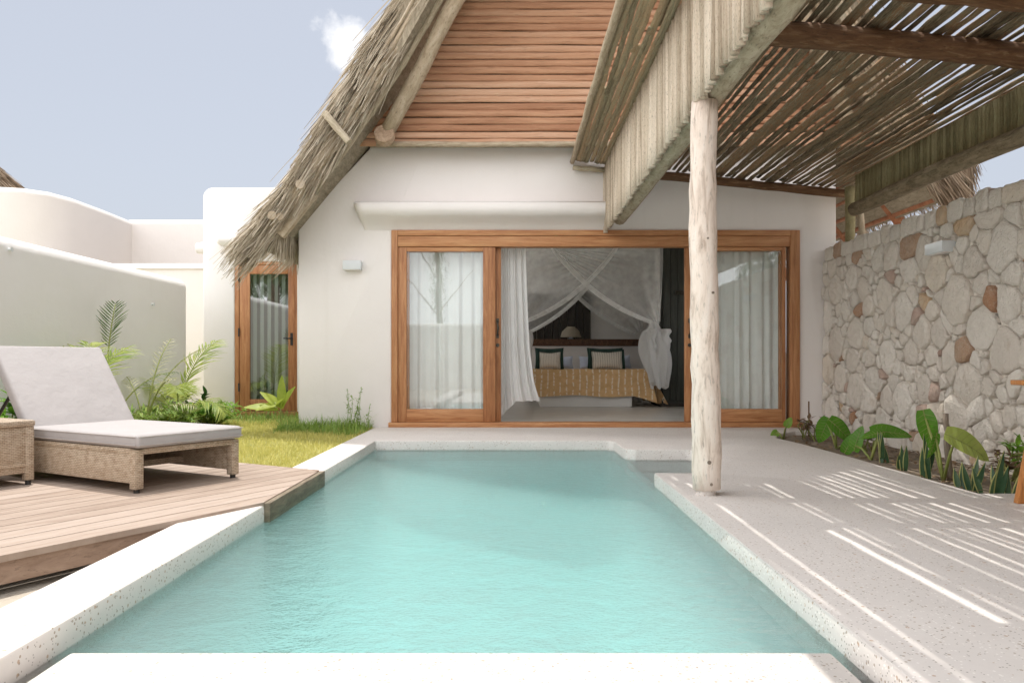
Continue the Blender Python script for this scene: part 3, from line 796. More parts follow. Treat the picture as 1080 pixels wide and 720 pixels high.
pillow('pillow', 1.31, 1.84, BZ, .96, 13.10, .16, M['stripe'], 'striped pillow with dark border in front of the carved headboard', border=M['dgreen'])
pillow('pillow', 1.26, 1.88, BZ, 1.02, 13.32, .14, M['dgreen'], 'dark green pillow standing behind the striped one')
pillow('pillow', .36, .86, BZ, 1.02, 13.32, .14, M['dgreen'], 'dark green pillow standing behind the half hidden striped one')
pillow('pillow', .66, 1.04, BZ, .88, 13.52, .14, M['bluecl'], 'pale blue pillow left of the gap between the pillows', .2)
pillow('pillow', 1.14, 1.5, BZ, .88, 13.52, .14, M['bluecl'], 'pale blue pillow right of the gap between the pillows', .2)
pillow('pillow', 1.75, 2.05, BZ, .90, 13.52, .14, M['bluecl'], 'pale blue pillow nearest the knotted net', .2)
hb = thing('headboard', (1.2, 14.7, .045), 'low white headboard wall topped by a carved dark rail', 'headboard')
m = MB(); m.box(-.6, 2.55, 14.66, 14.85, .045, 1.07); m.build('panel', M['plaster'], hb)
m = MB(); m.box(-.62, 2.57, 14.62, 14.88, 1.07, 1.20)
for i in range(26):
    xx = -.55 + i * .12
    m.hexa([(xx, 14.605, 1.085), (xx + .08, 14.605, 1.085), (xx + .08, 14.622, 1.085), (xx, 14.622, 1.085), (xx + .035, 14.605, 1.18), (xx + .045, 14.605, 1.18), (xx + .045, 14.622, 1.18), (xx + .035, 14.622, 1.18)])
m.build('carved_rail', M['carved'], hb)
lp = thing('table_lamp', (1.08, 14.75, 1.2), 'small table lamp with conical shade on the carved rail', 'lamp')
m = MB(); m.tube([(1.08, 14.76, 1.20), (1.08, 14.76, 1.215), (1.08, 14.76, 1.23), (1.08, 14.76, 1.30)], [.06, .06, .03, .035], 14); m.build('base', M['bluecl'], lp, smooth='auto')
m = MB(); m.tube([(1.08, 14.76, 1.24), (1.08, 14.76, 1.35), (1.08, 14.76, 1.44)], [.20, .165, .07], 20, cap=False); m.build('lamp_shade', M['shade'], lp, smooth='auto')
# dark boards behind, white partition, wardrobe
wp = thing('wall_panel', (.1, 15.1, 1.2), 'dark vertical board panel on the back wall behind the lamp', 'panel')
m = MB()
for i in range(16): m.box(-.9 + i * .15, -.9 + i * .15 + .142, 15.12, 15.19, 1.0, 2.10)
m.build('boards', M['darkwood'], wp)
wd = thing('wardrobe', (2.95, 13.0, .045), 'tall dark green black boarded wardrobe beyond the knotted net', 'wardrobe')
m = MB(); m.box(2.42, 3.6, 12.72, 13.6, .10, 3.0); m.build('carcass', M['cabinet'], wd)
for i in range(5):
    m = MB(); m.box(2.44 + i * .115, 2.44 + i * .115 + .108, 12.69, 12.718, .15, 2.9); m.build('board', M['cabinet'], wd, bevel=.004)
m = MB(); m.tube([(2.86, 12.66, 1.9), (2.62, 12.64, 1.9)], .03, 8); m.build('rail_knob', M['darkwood'], wd)
m = MB(); m.box(2.40, 3.62, 12.70, 13.62, .045, .10); m.build('plinth', M['darkwood'], wd)
# canopy frame and net
net = thing('mosquito_net', (1.2, 12.5, .6), 'sheer white mosquito net draped crosswise over the bed and knotted', 'mosquito net')
m = MB()
for (a, b_) in (((.05, 12.5, 2.62), (2.3, 12.5, 2.62)), ((.05, 14.55, 2.62), (2.3, 14.55, 2.62)), ((.05, 12.5, 2.62), (.05, 14.55, 2.62)), ((2.3, 12.5, 2.62), (2.3, 14.55, 2.62))):
    m.tube([a, b_], .022, 8)
m.build('frame', M['drape'], net)
def lerp(a, b_, t): return a + (b_ - a) * t
ZT = 2.62; YN = 12.42
def edge_r(t):   # swept edge from top left down to the right knot
    return (lerp(.58, 2.20, t), lerp(2.62, 1.40, t ** .80) - .15 * math.sin(math.pi * t ** .85) * (t ** .3))
def edge_l(t): return (lerp(1.66, .14, t), lerp(2.62, 1.40, t ** .80) - .15 * math.sin(math.pi * t ** .85) * (t ** .3))
def panel(edge, xend, y, name, z_end=ZT):
    m = MB()
    def fn(u, v):
        ex, ez = edge(u)
        # far line: along the frame to the corner then down the bed post
        L = 1.6
        q = u * (abs(xend - edge(0)[0]) + 1.2)
        top = abs(xend - edge(0)[0])
        if q < top: fx_, fz = edge(0)[0] + (xend - edge(0)[0]) * q / top, z_end
        else: fx_, fz = xend, z_end - (q - top)
        x = lerp(ex, fx_, v); z = lerp(ez, fz, v)
        ple = .03 * math.sin(v * 38 + u * 5) * math.sin(math.pi * min(1, u * 1.5 + .1)) + .02 * math.sin(v * 17 + 2)
        return (x, y + ple, z)
    m.grid(fn, 30, 60); m.build('drape', M['net'], net, smooth=True)
    q = MB(); q.ribbon([(*[edge(i / 30)[0]], (YN - .07 if y < 13 else y - .035) + .01 * math.sin(i), edge(i / 30)[1]) for i in range(31)], .065, (0, .25, 1)); q.build('hem', M['nethem'], net)
    q = MB()
    for k_ in range(5):
        q.ribbon([(lerp(edge(i / 30)[0], edge(max(0, i / 30 - .02))[0], 1), (YN - .05 if y < 13 else y - .02) - .008 * k_, edge(i / 30)[1] + .015 + k_ * .028 * (1 - .8 * i / 30)) for i in range(31)], .014, (0, .3, 1))
    q.build('fold', M['nethem'], net)
panel(edge_r, 2.34, YN, 'right'); panel(edge_l, .0, YN + .06, 'left')
panel(lambda t: (edge_r(t)[0] * 1.0 + .06, edge_r(t)[1] - .12 * t), 2.42, 14.5, 'rear')
panel(lambda t: (edge_l(t)[0] + .06, edge_l(t)[1] - .12 * t), -.05, 14.45, 'rear')
m = MB()   # right side hanging along the bed
m.grid(lambda u, v: (2.34 + .05 * math.sin(u * 30 + v * 2) - .06 * (1 - v) ** 2, 12.45 + u * 2.05 * (v * .9 + .1), lerp(1.38, ZT, v)), 50, 20)
m.build('side_drape', M['net'], net, smooth=True)
m = MB(); m.grid(lambda u, v: (lerp(.0, 2.38, u), lerp(12.4, 14.6, v), ZT + .05 - .10 * math.sin(math.pi * u) * math.sin(math.pi * v)), 20, 20)
m.build('top_sheet', M['net'], net, smooth=True)
def knot(cx, cy, s):
    m = MB(); rs = random.Random(4)
    def fn(u, v):
        a = 2 * math.pi * u; z = lerp(.40, 1.42, v)
        r_ = .07 + .10 * math.sin(math.pi * (1 - v) ** .75) ** 1.2 + .05 * (1 - v)
        if v > .85: r_ *= .62
        fold = 1 + .32 * math.sin(a * 6 + v * 3) + .15 * math.sin(a * 11 + 1 - v * 4)
        return (cx + s * (.10 * (1 - v)) + r_ * fold * math.cos(a), cy + r_ * fold * .7 * math.sin(a), z - .06 * math.sin(a * 3) * (1 - v))
    m.grid(fn, 72, 26)
    def fn2(u, v):
        return (cx + s * lerp(-.06, .27, u) + .02 * math.sin(v * 9), cy - .10 - .05 * math.sin(u * 11), lerp(1.30, 1.22 - .30 * (1 - abs(u - .45)), v) - .0)
    m.grid(fn2, 20, 12)
    m.build('knot', M['drape'], net, smooth=True)
    m = MB(); m.tube([(cx + .09 * math.cos(i * .7), cy + .07 * math.sin(i * .7), 1.30) for i in range(10)], .02, 8); m.build('tie', M['drape'], net, smooth=True)
knot(2.22, 12.42, 1); knot(.10, 12.45, -1)

# ------------------------------------------------------------------ pergola
random.seed(21)
perg = thing('pergola', (2.4, 4.5, 0), 'rough pole pergola with slatted roof and hanging cane fascia over the terrace', 'pergola')
def zr(x): return 3.115 - .10 * (x - 1.13)
PYN, PYF = -.9, 9.30
# slatted roof
m = MB(); x = 1.12
def slatrow(x, w, y0, y1, dz=0):
    n_ = 22; sk = uni(-.007, .007); p = []
    r_ = []
    ph = uni(0, 6)
    for i in range(n_ + 1):
        t = i / n_; y = lerp(y0, y1, t)
        xx = x + sk * (t - .5) * 2 + .004 * math.sin(t * 7 + ph) + uni(-.002, .002)
        p.append((xx, y, zr(xx) + .03 + dz + uni(-.004, .004))); r_.append(w * .5 * uni(.90, 1.08))
    m.tube(p, r_, 8, sq=(1, .42), up=(0, 0, 1), jit=.12)
while x < 3.98:
    w = uni(.042, .088); y = PYN
    cuts = sorted([uni(1.2, 3.8), uni(5.0, 7.6)])
    ys = [PYN + uni(-.1, .1)] + cuts + [PYF + uni(-.08, .06)]
    for a, b_ in zip(ys[:-1], ys[1:]):
        slatrow(x + w / 2 + uni(-.006, .006), w * uni(.88, 1.06), a - .03, b_ + .03, uni(0, .012))
    x += w * .76 + (uni(.020, .030) if rnd() < .6 else 0)
main = m; m = MB(); x = .735
while x < 1.13:
    r_ = uni(.036, .052)
    c1, c2 = uni(2, 4), uni(5.5, 7)
    for a, b_ in ((PYN, c1 + .06), (c1 - .06, c2 + .06), (c2 - .06, PYF + uni(-.05, .05))): slatrow(x + uni(-.008, .008), r_, a, b_, uni(-.004, .012))
    x += r_ * uni(.80, .98)
m.build('overhang_slats', M['slat_p'], perg, smooth=True); m = main
m.build('slat_roof', M['slat'], perg, smooth=True)
m = MB()   # a second, loose layer that closes most of the gaps
x = .76
while x < 3.95:
    w = uni(.05, .10); a = uni(PYN, 8); L = uni(1.6, 4.2)
    slatrow(x, w, a, min(PYF, a + L), .045 + uni(0, .02)); x += uni(.22, .5)
x = 1.2
while x < 3.95:
    w = uni(.05, .10); a = uni(PYN, 7); L = uni(1.2, 3.6)
    slatrow(x, w, a, min(PYF, a + L), .075 + uni(0, .02)); x += uni(.5, .9)
m.build('loose_slats', M['slat'], perg, smooth=True)
m = MB(); m.log((.705, PYN, 3.175), (.70, PYF + .05, 3.185), .03, 9, 18, .008, .06); m.build('edge_pole', M['pale_log'], perg, smooth=True)
m = MB(); m.log((.705, PYF - .02, 3.10), (1.1, PYF - .02, 3.07), .03, 9, 4, .004, .06); m.build('end_pole', M['grey_log'], perg, smooth=True)
# hanging cane fascias
m = MB(); y = PYN
while y < 9.35:
    r_ = uni(.012, .026); m.log((1.10 + uni(-.010, .010), y, 2.335 + uni(-.012, .012)), (1.10 + uni(-.006, .006), y + uni(-.008, .008), zr(1.1) - .002), r_, 7, 4, .003, .08); y += r_ * uni(1.85, 2.15)
m.build('cane_fascia', M['reed'], perg, smooth=True)
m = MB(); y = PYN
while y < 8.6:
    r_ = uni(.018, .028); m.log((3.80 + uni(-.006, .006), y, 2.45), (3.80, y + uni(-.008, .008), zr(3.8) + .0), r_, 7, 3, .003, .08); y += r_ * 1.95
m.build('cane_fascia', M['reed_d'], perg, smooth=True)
# beams
m = MB(); m.log((1.205, PYN, 2.415), (1.205, 8.86, 2.425), .082, 12, 26, .008, .05); m.build('beam', M['grey_log'], perg, smooth=True)
m = MB(); m.log((3.70, PYN, 2.44), (3.70, 8.45, 2.44), .075, 12, 24, .010, .06); m.build('beam', M['brown_grey'], perg, smooth=True)
for yy in (5.15, 4.56, 3.0, 1.4, -.2):
    if yy == 4.56: continue
    m = MB(); m.log((1.22, yy + .02, zr(1.25) - .085), (3.98, yy - .03, zr(3.95) - .085), .082, 12, 14, .006, .05); m.build('crossbeam', M['brown_log'], perg, smooth=True)
m = MB(); m.log((1.25, 4.50, zr(1.25) - .07), (3.98, 4.46, zr(3.95) - .07), .06, 10, 14, .006, .05); m.build('crossbeam', M['brown_log'], perg, smooth=True)
m = MB(); m.log((1.14, 9.24, zr(1.14) - .06), (3.97, 9.22, zr(3.97) - .06), .05, 10, 14, .006, .05); m.build('crossbeam', M['brown_log'], perg, smooth=True)
# posts
def post(x, y):
    p = []; r_ = []
    n_ = 22
    for i in range(n_ + 1):
        t = i / n_; p.append((x + .010 * math.sin(t * 5 + 1) + uni(-.003, .003), y + .006 * math.sin(t * 4), .03 + t * (2.345 - .03)))
        r_.append((.086 - .007 * t) * uni(.95, 1.05) + (.006 if abs(t - .22) < .05 else 0))
    m = MB(); m.tube(p, r_, 16, jit=.03); o = m.build('post', M['post'], perg, smooth=True)
    m = MB(); m.tube([(x, y, -.001), (x, y, .035)], .062, 16); m.build('foot', M['terrazzo'], o, smooth='auto')
    m = MB()
    for (zz, an, rr_) in ((.20, -1.5, .016), (.07, -1.35, .012), (1.52, -1.6, .008), (1.2, -1.2, .009)):
        cx, cy = x + .068 * math.cos(an), y + .068 * math.sin(an)
        m.tube([(cx, cy, zz), (cx + .018 * math.cos(an), cy + .018 * math.sin(an), zz)], [rr_, rr_ * .75], 9)
    m.build('knot', M['bark'], o, smooth='auto')
    return o
post(1.145, 4.66); post(1.145, -.75)
m = MB(); m.log((3.88, 8.98, 2.1), (3.88, 8.98, 2.80), .055, 9, 5, .006, .05); m.build('short_post', M['reed_d'], perg, smooth=True)
m = MB(); m.log((3.93, 8.75, 2.1), (3.90, 8.75, 2.50), .035, 9, 5, .006, .05); m.build('short_post', M['pale_log'], perg, smooth=True)

# ------------------------------------------------------------------ stone wall (every stone its own solid shape)
random.seed(33)
sw = thing('stone_wall', (3.9, 4.5, 0), 'rough pale stone boundary wall with scattered rusty stones beside the terrace', 'stone wall')
WX, WZ, WYA, WYB = 3.75, 2.15, -1.4, 9.366
m = MB(); m.box(WX, 4.10, WYA, WYB, -.15, WZ - .06); m.build('mortar_core', M['mortar'], sw)
pts = []
y = WYA; 
row = 0; zc = .0
tries = 0
cand = []
while len(cand) < 1000 and tries < 60000:
    tries += 1
    p = (uni(WYA, WYB), uni(-.1, WZ - .17)); rad =  uni(.078, .235) if rnd() < .85 else .07
    if all((p[0] - q[0]) ** 2 + ((p[1] - q[1]) * 1.0) ** 2 > ((rad + q[2]) * .52) ** 2 for q in cand): cand.append((*p, rad))
def clip(poly, nx_, ny_, c):
    out = []
    for i in range(len(poly)):
        a, b_ = poly[i], poly[(i + 1) % len(poly)]
        da = a[0] * nx_ + a[1] * ny_ - c; db = b_[0] * nx_ + b_[1] * ny_ - c
        if da <= 0: out.append(a)
        if da * db < 0:
            t = da / (da - db); out.append((a[0] + (b_[0] - a[0]) * t, a[1] + (b_[1] - a[1]) * t))
    return out
def stone(m, poly, x0, depth, sgn=-1):
    """poly in (y, z); rounded corners, chipped outline, cushioned face"""
    pp = []
    n_ = len(poly)
    for i in range(n_):
        a, b_ = poly[i], poly[(i + 1) % n_]
        L = math.hypot(a[0] - b_[0], a[1] - b_[1]); k_ = max(1, int(L / .055))
        for j in range(k_):
            t = (j + .5) / k_ if k_ == 1 else .16 + .68 * j / (k_ - 1)
            pp.append((a[0] + (b_[0] - a[0]) * t + uni(-.006, .006), a[1] + (b_[1] - a[1]) * t + uni(-.006, .006)))
    n_ = len(pp)
    if n_ < 4: return
    cy = sum(p[0] for p in pp) / n_; cz = sum(p[1] for p in pp) / n_
    vs = []
    tx, tz = uni(-.06, .06), uni(-.06, .06)
    for (sc_, dx) in ((.985, -.02), (.98, depth * .30), (.955, depth * .62), (.87, depth * .88), (.62, depth * 1.0)):
        for p in pp:
            yy = cy + (p[0] - cy) * sc_; zz = cz + (p[1] - cz) * sc_
            dd = dx + ((yy - cy) * tx + (zz - cz) * tz) * (1 if dx > 0 else 0) + (uni(-.006, .006) if dx > depth * .5 else 0)
            vs.append((x0 + sgn * dd, yy, zz))
    vs.append((x0 + sgn * (depth * 1.02 + uni(-.008, .008)), cy, cz))
    fs = []
    for r_ in range(4):
        for i in range(n_):
            j = (i + 1) % n_; fs.append((r_ * n_ + i, (r_ + 1) * n_ + i, (r_ + 1) * n_ + j, r_ * n_ + j))
    for i in range(n_): fs.append((4 * n_ + i, 5 * n_, 4 * n_ + (i + 1) % n_))
    m.add(vs, fs)
m = MB()
for i, (cy, cz, rad) in enumerate(cand):
    poly = [(WYA, -.12), (WYB, -.12), (WYB, WZ - .17), (WYA, WZ - .17)]
    for j, (qy, qz, qr) in enumerate(cand):
        if i == j or abs(qy - cy) > 1.1: continue
        nx_, ny_ = qy - cy, qz - cz; dd = nx_ * nx_ + ny_ * ny_
        tt = .5 + .5 * (rad * rad - qr * qr) / dd     # power diagram
        c_ = nx_ * (cy + nx_ * tt) + ny_ * (cz + ny_ * tt)
        ln = math.sqrt(dd); poly = clip(poly, nx_ / ln, ny_ / ln, c_ / ln - uni(.0, .004))
        if len(poly) < 3: break
    if len(poly) >= 3: stone(m, poly, WX, uni(.028, .055))
# coping course of squared stones
y = WYA
while y < WYB - .05:
    L = min(uni(.13, .36), WYB - y)
    zt = WZ + uni(-.02, .02); zb = WZ - .172
    stone(m, [(y + .004, zb), (y + L - .004, zb), (y + L - .006, zt), (y + .006, zt)], WX, uni(.02, .04))
    m.box(WX - .008, 4.09, y + .006, y + L - .006, zb + .03, zt - .012)
    y += L
m.build('stones', M['stone'], sw, smooth=True)

# ------------------------------------------------------------------ white garden walls
def rounded_wall(path, th, z, name, mat, label, cat='garden wall', zb=-.15, rim=.0):
    """wall along a plan polyline with a rounded top, one mesh"""
    P = [Vector((x, y, 0)) for x, y in path]; n_ = len(P)
    prof = [(-th / 2, zb), (-th / 2, z - th * .5)] + [(-th / 2 * math.cos(R(a)) * (1 + rim), z - th * .5 + th * .5 * math.sin(R(a))) for a in range(10, 180, 16)] + [(th / 2, z - th * .5), (th / 2, zb)]
    vs = []
    for i, p in enumerate(P):
        t = (P[min(i + 1, n_ - 1)] - P[max(0, i - 1)]).normalized(); nn = Vector((t.y, -t.x, 0))
        for (o_, zz) in prof: vs.append(p + nn * o_ + Vector((0, 0, zz)))
    k_ = len(prof); fs = []
    for i in range(n_ - 1):
        for j in range(k_ - 1):
            fs.append((i * k_ + j, i * k_ + j + 1, (i + 1) * k_ + j + 1, (i + 1) * k_ + j))
    fs.append(tuple(range(k_))); fs.append(tuple((n_ - 1) * k_ + j for j in range(k_ - 1, -1, -1)))
    m = MB(); m.add(vs, fs); o = m.build(name, mat, smooth='auto'); tag(o, label, cat); return o
def arcpts(cx, cy, r_, a0, a1, n_=9): return [(cx + r_ * math.cos(R(a0 + (a1 - a0) * i / n_)), cy + r_ * math.sin(R(a0 + (a1 - a0) * i / n_))) for i in range(n_ + 1)]
WLX = -4.36 - .11
rounded_wall([(WLX, -6.2), (WLX, 0), (WLX, 5), (WLX, 10.2)] + arcpts(WLX - .32, 10.25, .32, 0, 90) + [(-7.5, 10.57)], .22, 1.875, 'garden_wall', M['plaster2'],
             'low white plastered garden wall with rounded top behind the palms and lounger')
rounded_wall([(-10, 13.1), (-4.6, 13.1)], .24, 2.43, 'garden_wall', M['plaster3'], 'short white wall with a thick rounded rim between the low wall and the villa', rim=.35)
rounded_wall([(-14, 12.9), (-9.3, 12.9), (-8.7, 13.0), (-8.3, 13.12), (-8.05, 13.4), (-7.95, 13.9), (-7.96, 15), (-8.02, 16.1)], .22, 3.70, 'garden_wall', M['plaster3'],
             'tall curving white wall bending back below the distant thatch')
rounded_wall([(-8.0, 16.2), (-2.2, 16.2)], .22, 3.72, 'garden_wall', M['plaster3'], 'tall straight white wall farthest back beside the villa wing')
rounded_wall([(WLX - 3.5, -6.6), (-1, -6.6), (4.2, -6.6)], .24, 2.0, 'garden_wall', M['plaster'], 'white garden wall mirrored in the glass doors')
def knob(x, y, z, lab):
    m = MB(); m.tube([(x - .02, y, z - .09), (x + .02, y, z - .09), (x + .03, y, z - .09)], [.012, .012, .022], 10); tag(m.build('wall_spigot', M['lampbox'], smooth='auto'), lab, 'spigot', 'spigots on the garden wall')
knob(-4.36, 820 * 4.36 / (542 - 9), .8 + 128 / 820 * 820 * 4.36 / (542 - 9), 'small metal spigot near the high near end of the low white wall')
knob(-4.36, 820 * 4.36 / (542 - 160), .89 + 59 / 820 * 820 * 4.36 / (542 - 160), 'small metal spigot on the low white wall above the palms')

# distant thatched roof at the far left
random.seed(8)
fr_ = thing('thatched_roof', (-16.45, 22, 4.6), 'dark thatched roof peeking over the tall curving white wall', 'thatched roof')
m = MB(); m.tube([(-16.45, 22.5, 4.0), (-16.45, 22.5, 7.55)], [3.9, .15], 28); m.build('roof_cone', M['thatch_d'], fr_)
m = MB()
for i in range(5200):
    a = uni(-math.pi, .3); t = rnd() ** .6; r_ = 3.9 * t + .1; z = 7.55 - 3.55 * t + .03
    dv = Vector((math.cos(a) * 1.0, math.sin(a) * 1.0, -.82 + uni(0, .25)))
    strand(m, (-16.45 + r_ * math.cos(a), 22.5 + r_ * math.sin(a), z), dv, uni(.3, .7), uni(.02, .04), .1, 2)
m.build('thatch_skin', M['thatch_b'], fr_)

# ------------------------------------------------------------------ lounger and side table
A0 = Vector((-2.225, 4.57))
def LP(s, w, z, A=A0): p = A + U * s + V * w; return Vector((p.x, p.y, z + .016))
lg = thing('sun_lounger', (*(A0 + U * .9 + V * .35), .016), 'wicker sun lounger with oatmeal cushion and raised backrest on the deck', 'sun lounger')
def side_panel(w0, w1, name):
    m = MB(); m.fbox(LP, .0, 1.95, w0, w1, .055, .255)
    m.fbox(LP, -.004, .055, w0 - .004, w1 + .004, .022, .258); m.fbox(LP, 1.90, 1.955, w0 - .004, w1 + .004, .022, .258)
    m.fbox(LP, .04, 1.91, w0 - .006, w1 + .006, .232, .264)
    o = m.build(name, M['wicker'], lg, bevel=.008)
    m = MB()
    for s in (.025, 1.93): m.tube([LP(s, (w0 + w1) / 2, -.001), LP(s, (w0 + w1) / 2, .024)], .018, 10)
    m.build('foot', M['black'], o, smooth='auto')
side_panel(.0, .05, 'side_panel'); side_panel(.70, .75, 'side_panel')
m = MB(); m.fbox(LP, .0, .04, .05, .70, .225, .262); m.fbox(LP, .04, 1.93, .05, .70, .238, .258); m.build('platform', M['wicker'], lg, bevel=.006)
m = MB(); m.fbox(LP, .50, .54, .05, .70, .08, .12); m.fbox(LP, 1.4, 1.44, .05, .70, .08, .12); m.build('brace', M['wicker'], lg)
HS = 1.14
m = MB(); m.fbox(LP, -.035, HS - .005, -.01, .76, .266, .348)
cu = m.build('seat_cushion', M['cushion'], lg, bevel=.026, bseg=4)
m = MB()
for zz in (.285, .335):
    m.tube([LP(-.037, -.004, zz), LP(-.037, .754, zz)], .0035, 6); m.tube([LP(-.02, -.012, zz), LP(HS - .03, -.012, zz)], .0035, 6)
m.build('piping', M['seam'], cu)
an = R(52); L_ = .72
def BP(s, w, z):   # s along the back, z away from its face
    return LP(HS + s * math.cos(an) - z * math.sin(an) * -1 * -1, w, .30 + s * math.sin(an) + z * math.cos(an))
m = MB(); m.fbox(BP, .0, L_, -.01, .76, -.045, .045); m.build('back_cushion', M['cushion'], lg, bevel=.026, bseg=4)
m = MB(); m.fbox(BP, -.02, L_ - .04, .03, .67, -.085, -.05); m.build('back_frame', M['wicker'], lg, bevel=.006)
m = MB()
for w_ in (.1, .6): m.tube([BP(.45, w_, -.08), LP(HS + .72, w_, .25)], .012, 8)
m.build('prop', M['black'], lg)
# table
A1 = Vector((-3.045, 4.93)) 
def TP(s, w, z): p = A1 + U * s + V * w; return Vector((p.x, p.y, z + .016))
tb = thing('side_table', (*(A1 + U * .25 - V * .25), .016), 'woven wicker side table beside the lounger at the edge of the deck', 'side table')
for w0 in (-.045, -.55):
    m = MB(); m.fbox(TP, 0, .5, w0, w0 + .045, .06, .372); m.fbox(TP, -.004, .05, w0 - .004, w0 + .049, .03, .372); m.fbox(TP, .45, .504, w0 - .004, w0 + .049, .03, .372)
    o = m.build('side_panel', M['wicker'], tb, bevel=.008)
    m = MB()
    for s in (.022, .478): m.tube([TP(s, w0 + .022, 0), TP(s, w0 + .022, .034)], .017, 10)
    m.build('foot', M['black'], o, smooth='auto')
m = MB(); m.fbox(TP, .006, .03, -.504, -.046, .075, .369); m.build('end_panel', M['wicker'], tb, bevel=.004)
m = MB(); m.fbox(TP, -.012, .512, -.562, .008, .370, .408); m.build('table_top', M['wicker'], tb, bevel=.012)
m = MB(); m.fbox(TP, .0, .5, -.505, -.045, .12, .14); m.build('shelf', M['wicker'], tb)

# wooden armchair mostly beyond the right edge
ch = thing('armchair', (3.25, 4.2, 0), 'orange teak armchair whose leg and armrest reach in beside the stone wall', 'armchair')
CX, CY = 2.835, 4.36
for (xx, yy) in ((CX, CY), (CX + .03, CY - .58), (CX + .60, CY), (CX + .60, CY - .58)):
    m = MB(); sgn = 1 if xx < 3.1 else -1
    a = Vector((xx, yy, 0)); b_ = Vector((xx + sgn * .13, yy, .66))
    m.hexa([a + Vector((-.022, -.022, 0)), a + Vector((.022, -.022, 0)), a + Vector((.022, .022, 0)), a + Vector((-.022, .022, 0)),
            b_ + Vector((-.022, -.022, 0)), b_ + Vector((.022, -.022, 0)), b_ + Vector((.022, .022, 0)), b_ + Vector((-.022, .022, 0))])
    m.build('leg', M['orange'], ch, bevel=.005)
for (x0_, x1_) in ((CX - .035, CX + .03), (CX + .60, CX + .66)):
    m = MB(); m.box(x0_ + .02, x1_ + .62 if False else x1_ + .02, CY - .66, CY + .06, .662, .69); m.build('armrest', M['orange'], ch, bevel=.006)
m = MB()
for i in range(6): m.box(CX + .08, CX + .56, CY - .60 + i * .105, CY - .51 + i * .105, .38, .40)
m.build('seat', M['orange'], ch, bevel=.004)
m = MB(); m.box(CX + .04, CX + .60, CY - .015, CY + .012, .12, .155); m.box(CX + .06, CX + .58, CY - .60, CY - .57, .12, .155); m.build('stretcher', M['orange'], ch, bevel=.004)
m = MB()
for i in range(5): m.box(CX + .10 + i * .09, CX + .16 + i * .09, CY - .68, CY - .655, .42, .92)
m.box(CX + .06, CX + .58, CY - .69, CY - .65, .92, .97); m.build('backrest', M['orange'], ch, bevel=.004)

# ------------------------------------------------------------------ plants
def leafblade(m, p, d, up, L, w, fold=.15, droop=.3, seg=4, shape=None):
    """pointed leaf with a folded midrib"""
    p = Vector(p); d = Vector(d).normalized(); side = d.cross(Vector(up)); side = side.normalized() if side.length > 1e-5 else Vector((1, 0, 0)); nn = side.cross(d)
    vs = []
    for i in range(seg + 1):
        t = i / seg; c = p + d * L * t + nn * (-droop * L * t * t)
        ww = w * .5 * (math.sin(math.pi * (t * .92 + .04) ** .8) if shape is None else shape(t))
        vs += [c - side * ww + nn * fold * ww, c, c + side * ww + nn * fold * ww]
    fs = []
    for i in range(seg):
        a = i * 3; fs += [(a, a + 1, a + 4, a + 3), (a + 1, a + 2, a + 5, a + 4)]
    m.add(vs, fs)
def frond(mr, ml, base, az, L, el, curl, nl=26, ll=.26, lw=.016, hang=.35, st=.22):
    """palm frond: arching rachis and paired leaflets"""
    p = Vector(base); pts = [p.copy()]; a = el; n_ = 14; dirs = []
    h = Vector((math.cos(az), math.sin(az), 0))
    for i in range(n_):
        d_ = h * math.cos(a) + Vector((0, 0, 1)) * math.sin(a); dirs.append(d_)
        p = p + d_ * L / n_; pts.append(p.copy()); a -= curl / n_ * (0.5 + i / n_)
    dirs.append(dirs[-1])
    mr.tube(pts, [.009 * (1 - .8 * i / n_) * (L / .9) + .0015 for i in range(n_ + 1)], 5)
    for k_ in range(nl):
        t = st + (1 - st) * k_ / (nl - 1); f_ = t * n_; i = min(n_ - 1, int(f_)); c = pts[i].lerp(pts[i + 1], f_ - i); d_ = dirs[i]
        sd = d_.cross(Vector((0, 0, 1))); sd = sd.normalized() if sd.length > 1e-4 else Vector((-h.y, h.x, 0)); up = sd.cross(d_)
        LL = ll * (math.sin(math.pi * (.12 + .83 * (t - st) / (1 - st))) * .8 + .2) * uni(.85, 1.1)
        for s in (-1, 1):
            dv = sd * s * .75 + d_ * .62 + up * uni(.1, .45)
            leafblade(ml, c, dv, up, LL, lw, .25, hang * uni(.6, 1.4), 3)
def palm(name, x, y, z, fr, label, mats, group='palms along the low garden wall', stems=3):
    o = thing(name, (x, y, z), label, 'palm', group)
    for (az, L, el, curl, *rest) in fr:
        mr = MB(); ml = MB(); frond(mr, ml, (x + uni(-.03, .03), y + uni(-.03, .03), z + uni(0, .08)), R(az), L, R(el), R(curl), **(rest[0] if rest else {}))
        q = ml.build('frond', M[mats], o); mr.build('stalk', M['stalk'], q, smooth=True)
    return o
random.seed(41)
dk_ = dict(st=.68, nl=16, ll=.22, lw=.014, hang=.2); sp_ = dict(st=.5, nl=13, ll=.16, lw=.010, hang=.6); ar_ = dict(st=.34, nl=30, ll=.32, lw=.021, hang=.5)
palm('areca_palm', -4.08, 9.45, -.03, [(205, 1.15, 80, 135, ar_), (160, .95, 72, 140, ar_), (60, 1.25, 84, 62, ar_), (-70, .95, 74, 120, ar_), (-15, .85, 60, 130, ar_), (110, .9, 70, 120, ar_), (240, .8, 55, 120, ar_)],
     'yellow green palm with arching fronds between the low wall and the villa', 'palm')
palm('areca_palm', -4.16, 7.95, -.03, [(80, 1.42, 90, 18, dk_), (30, .95, 75, 80, sp_)],
     'thin tall palm with one upright dark frond at the low white wall', 'palm_g')
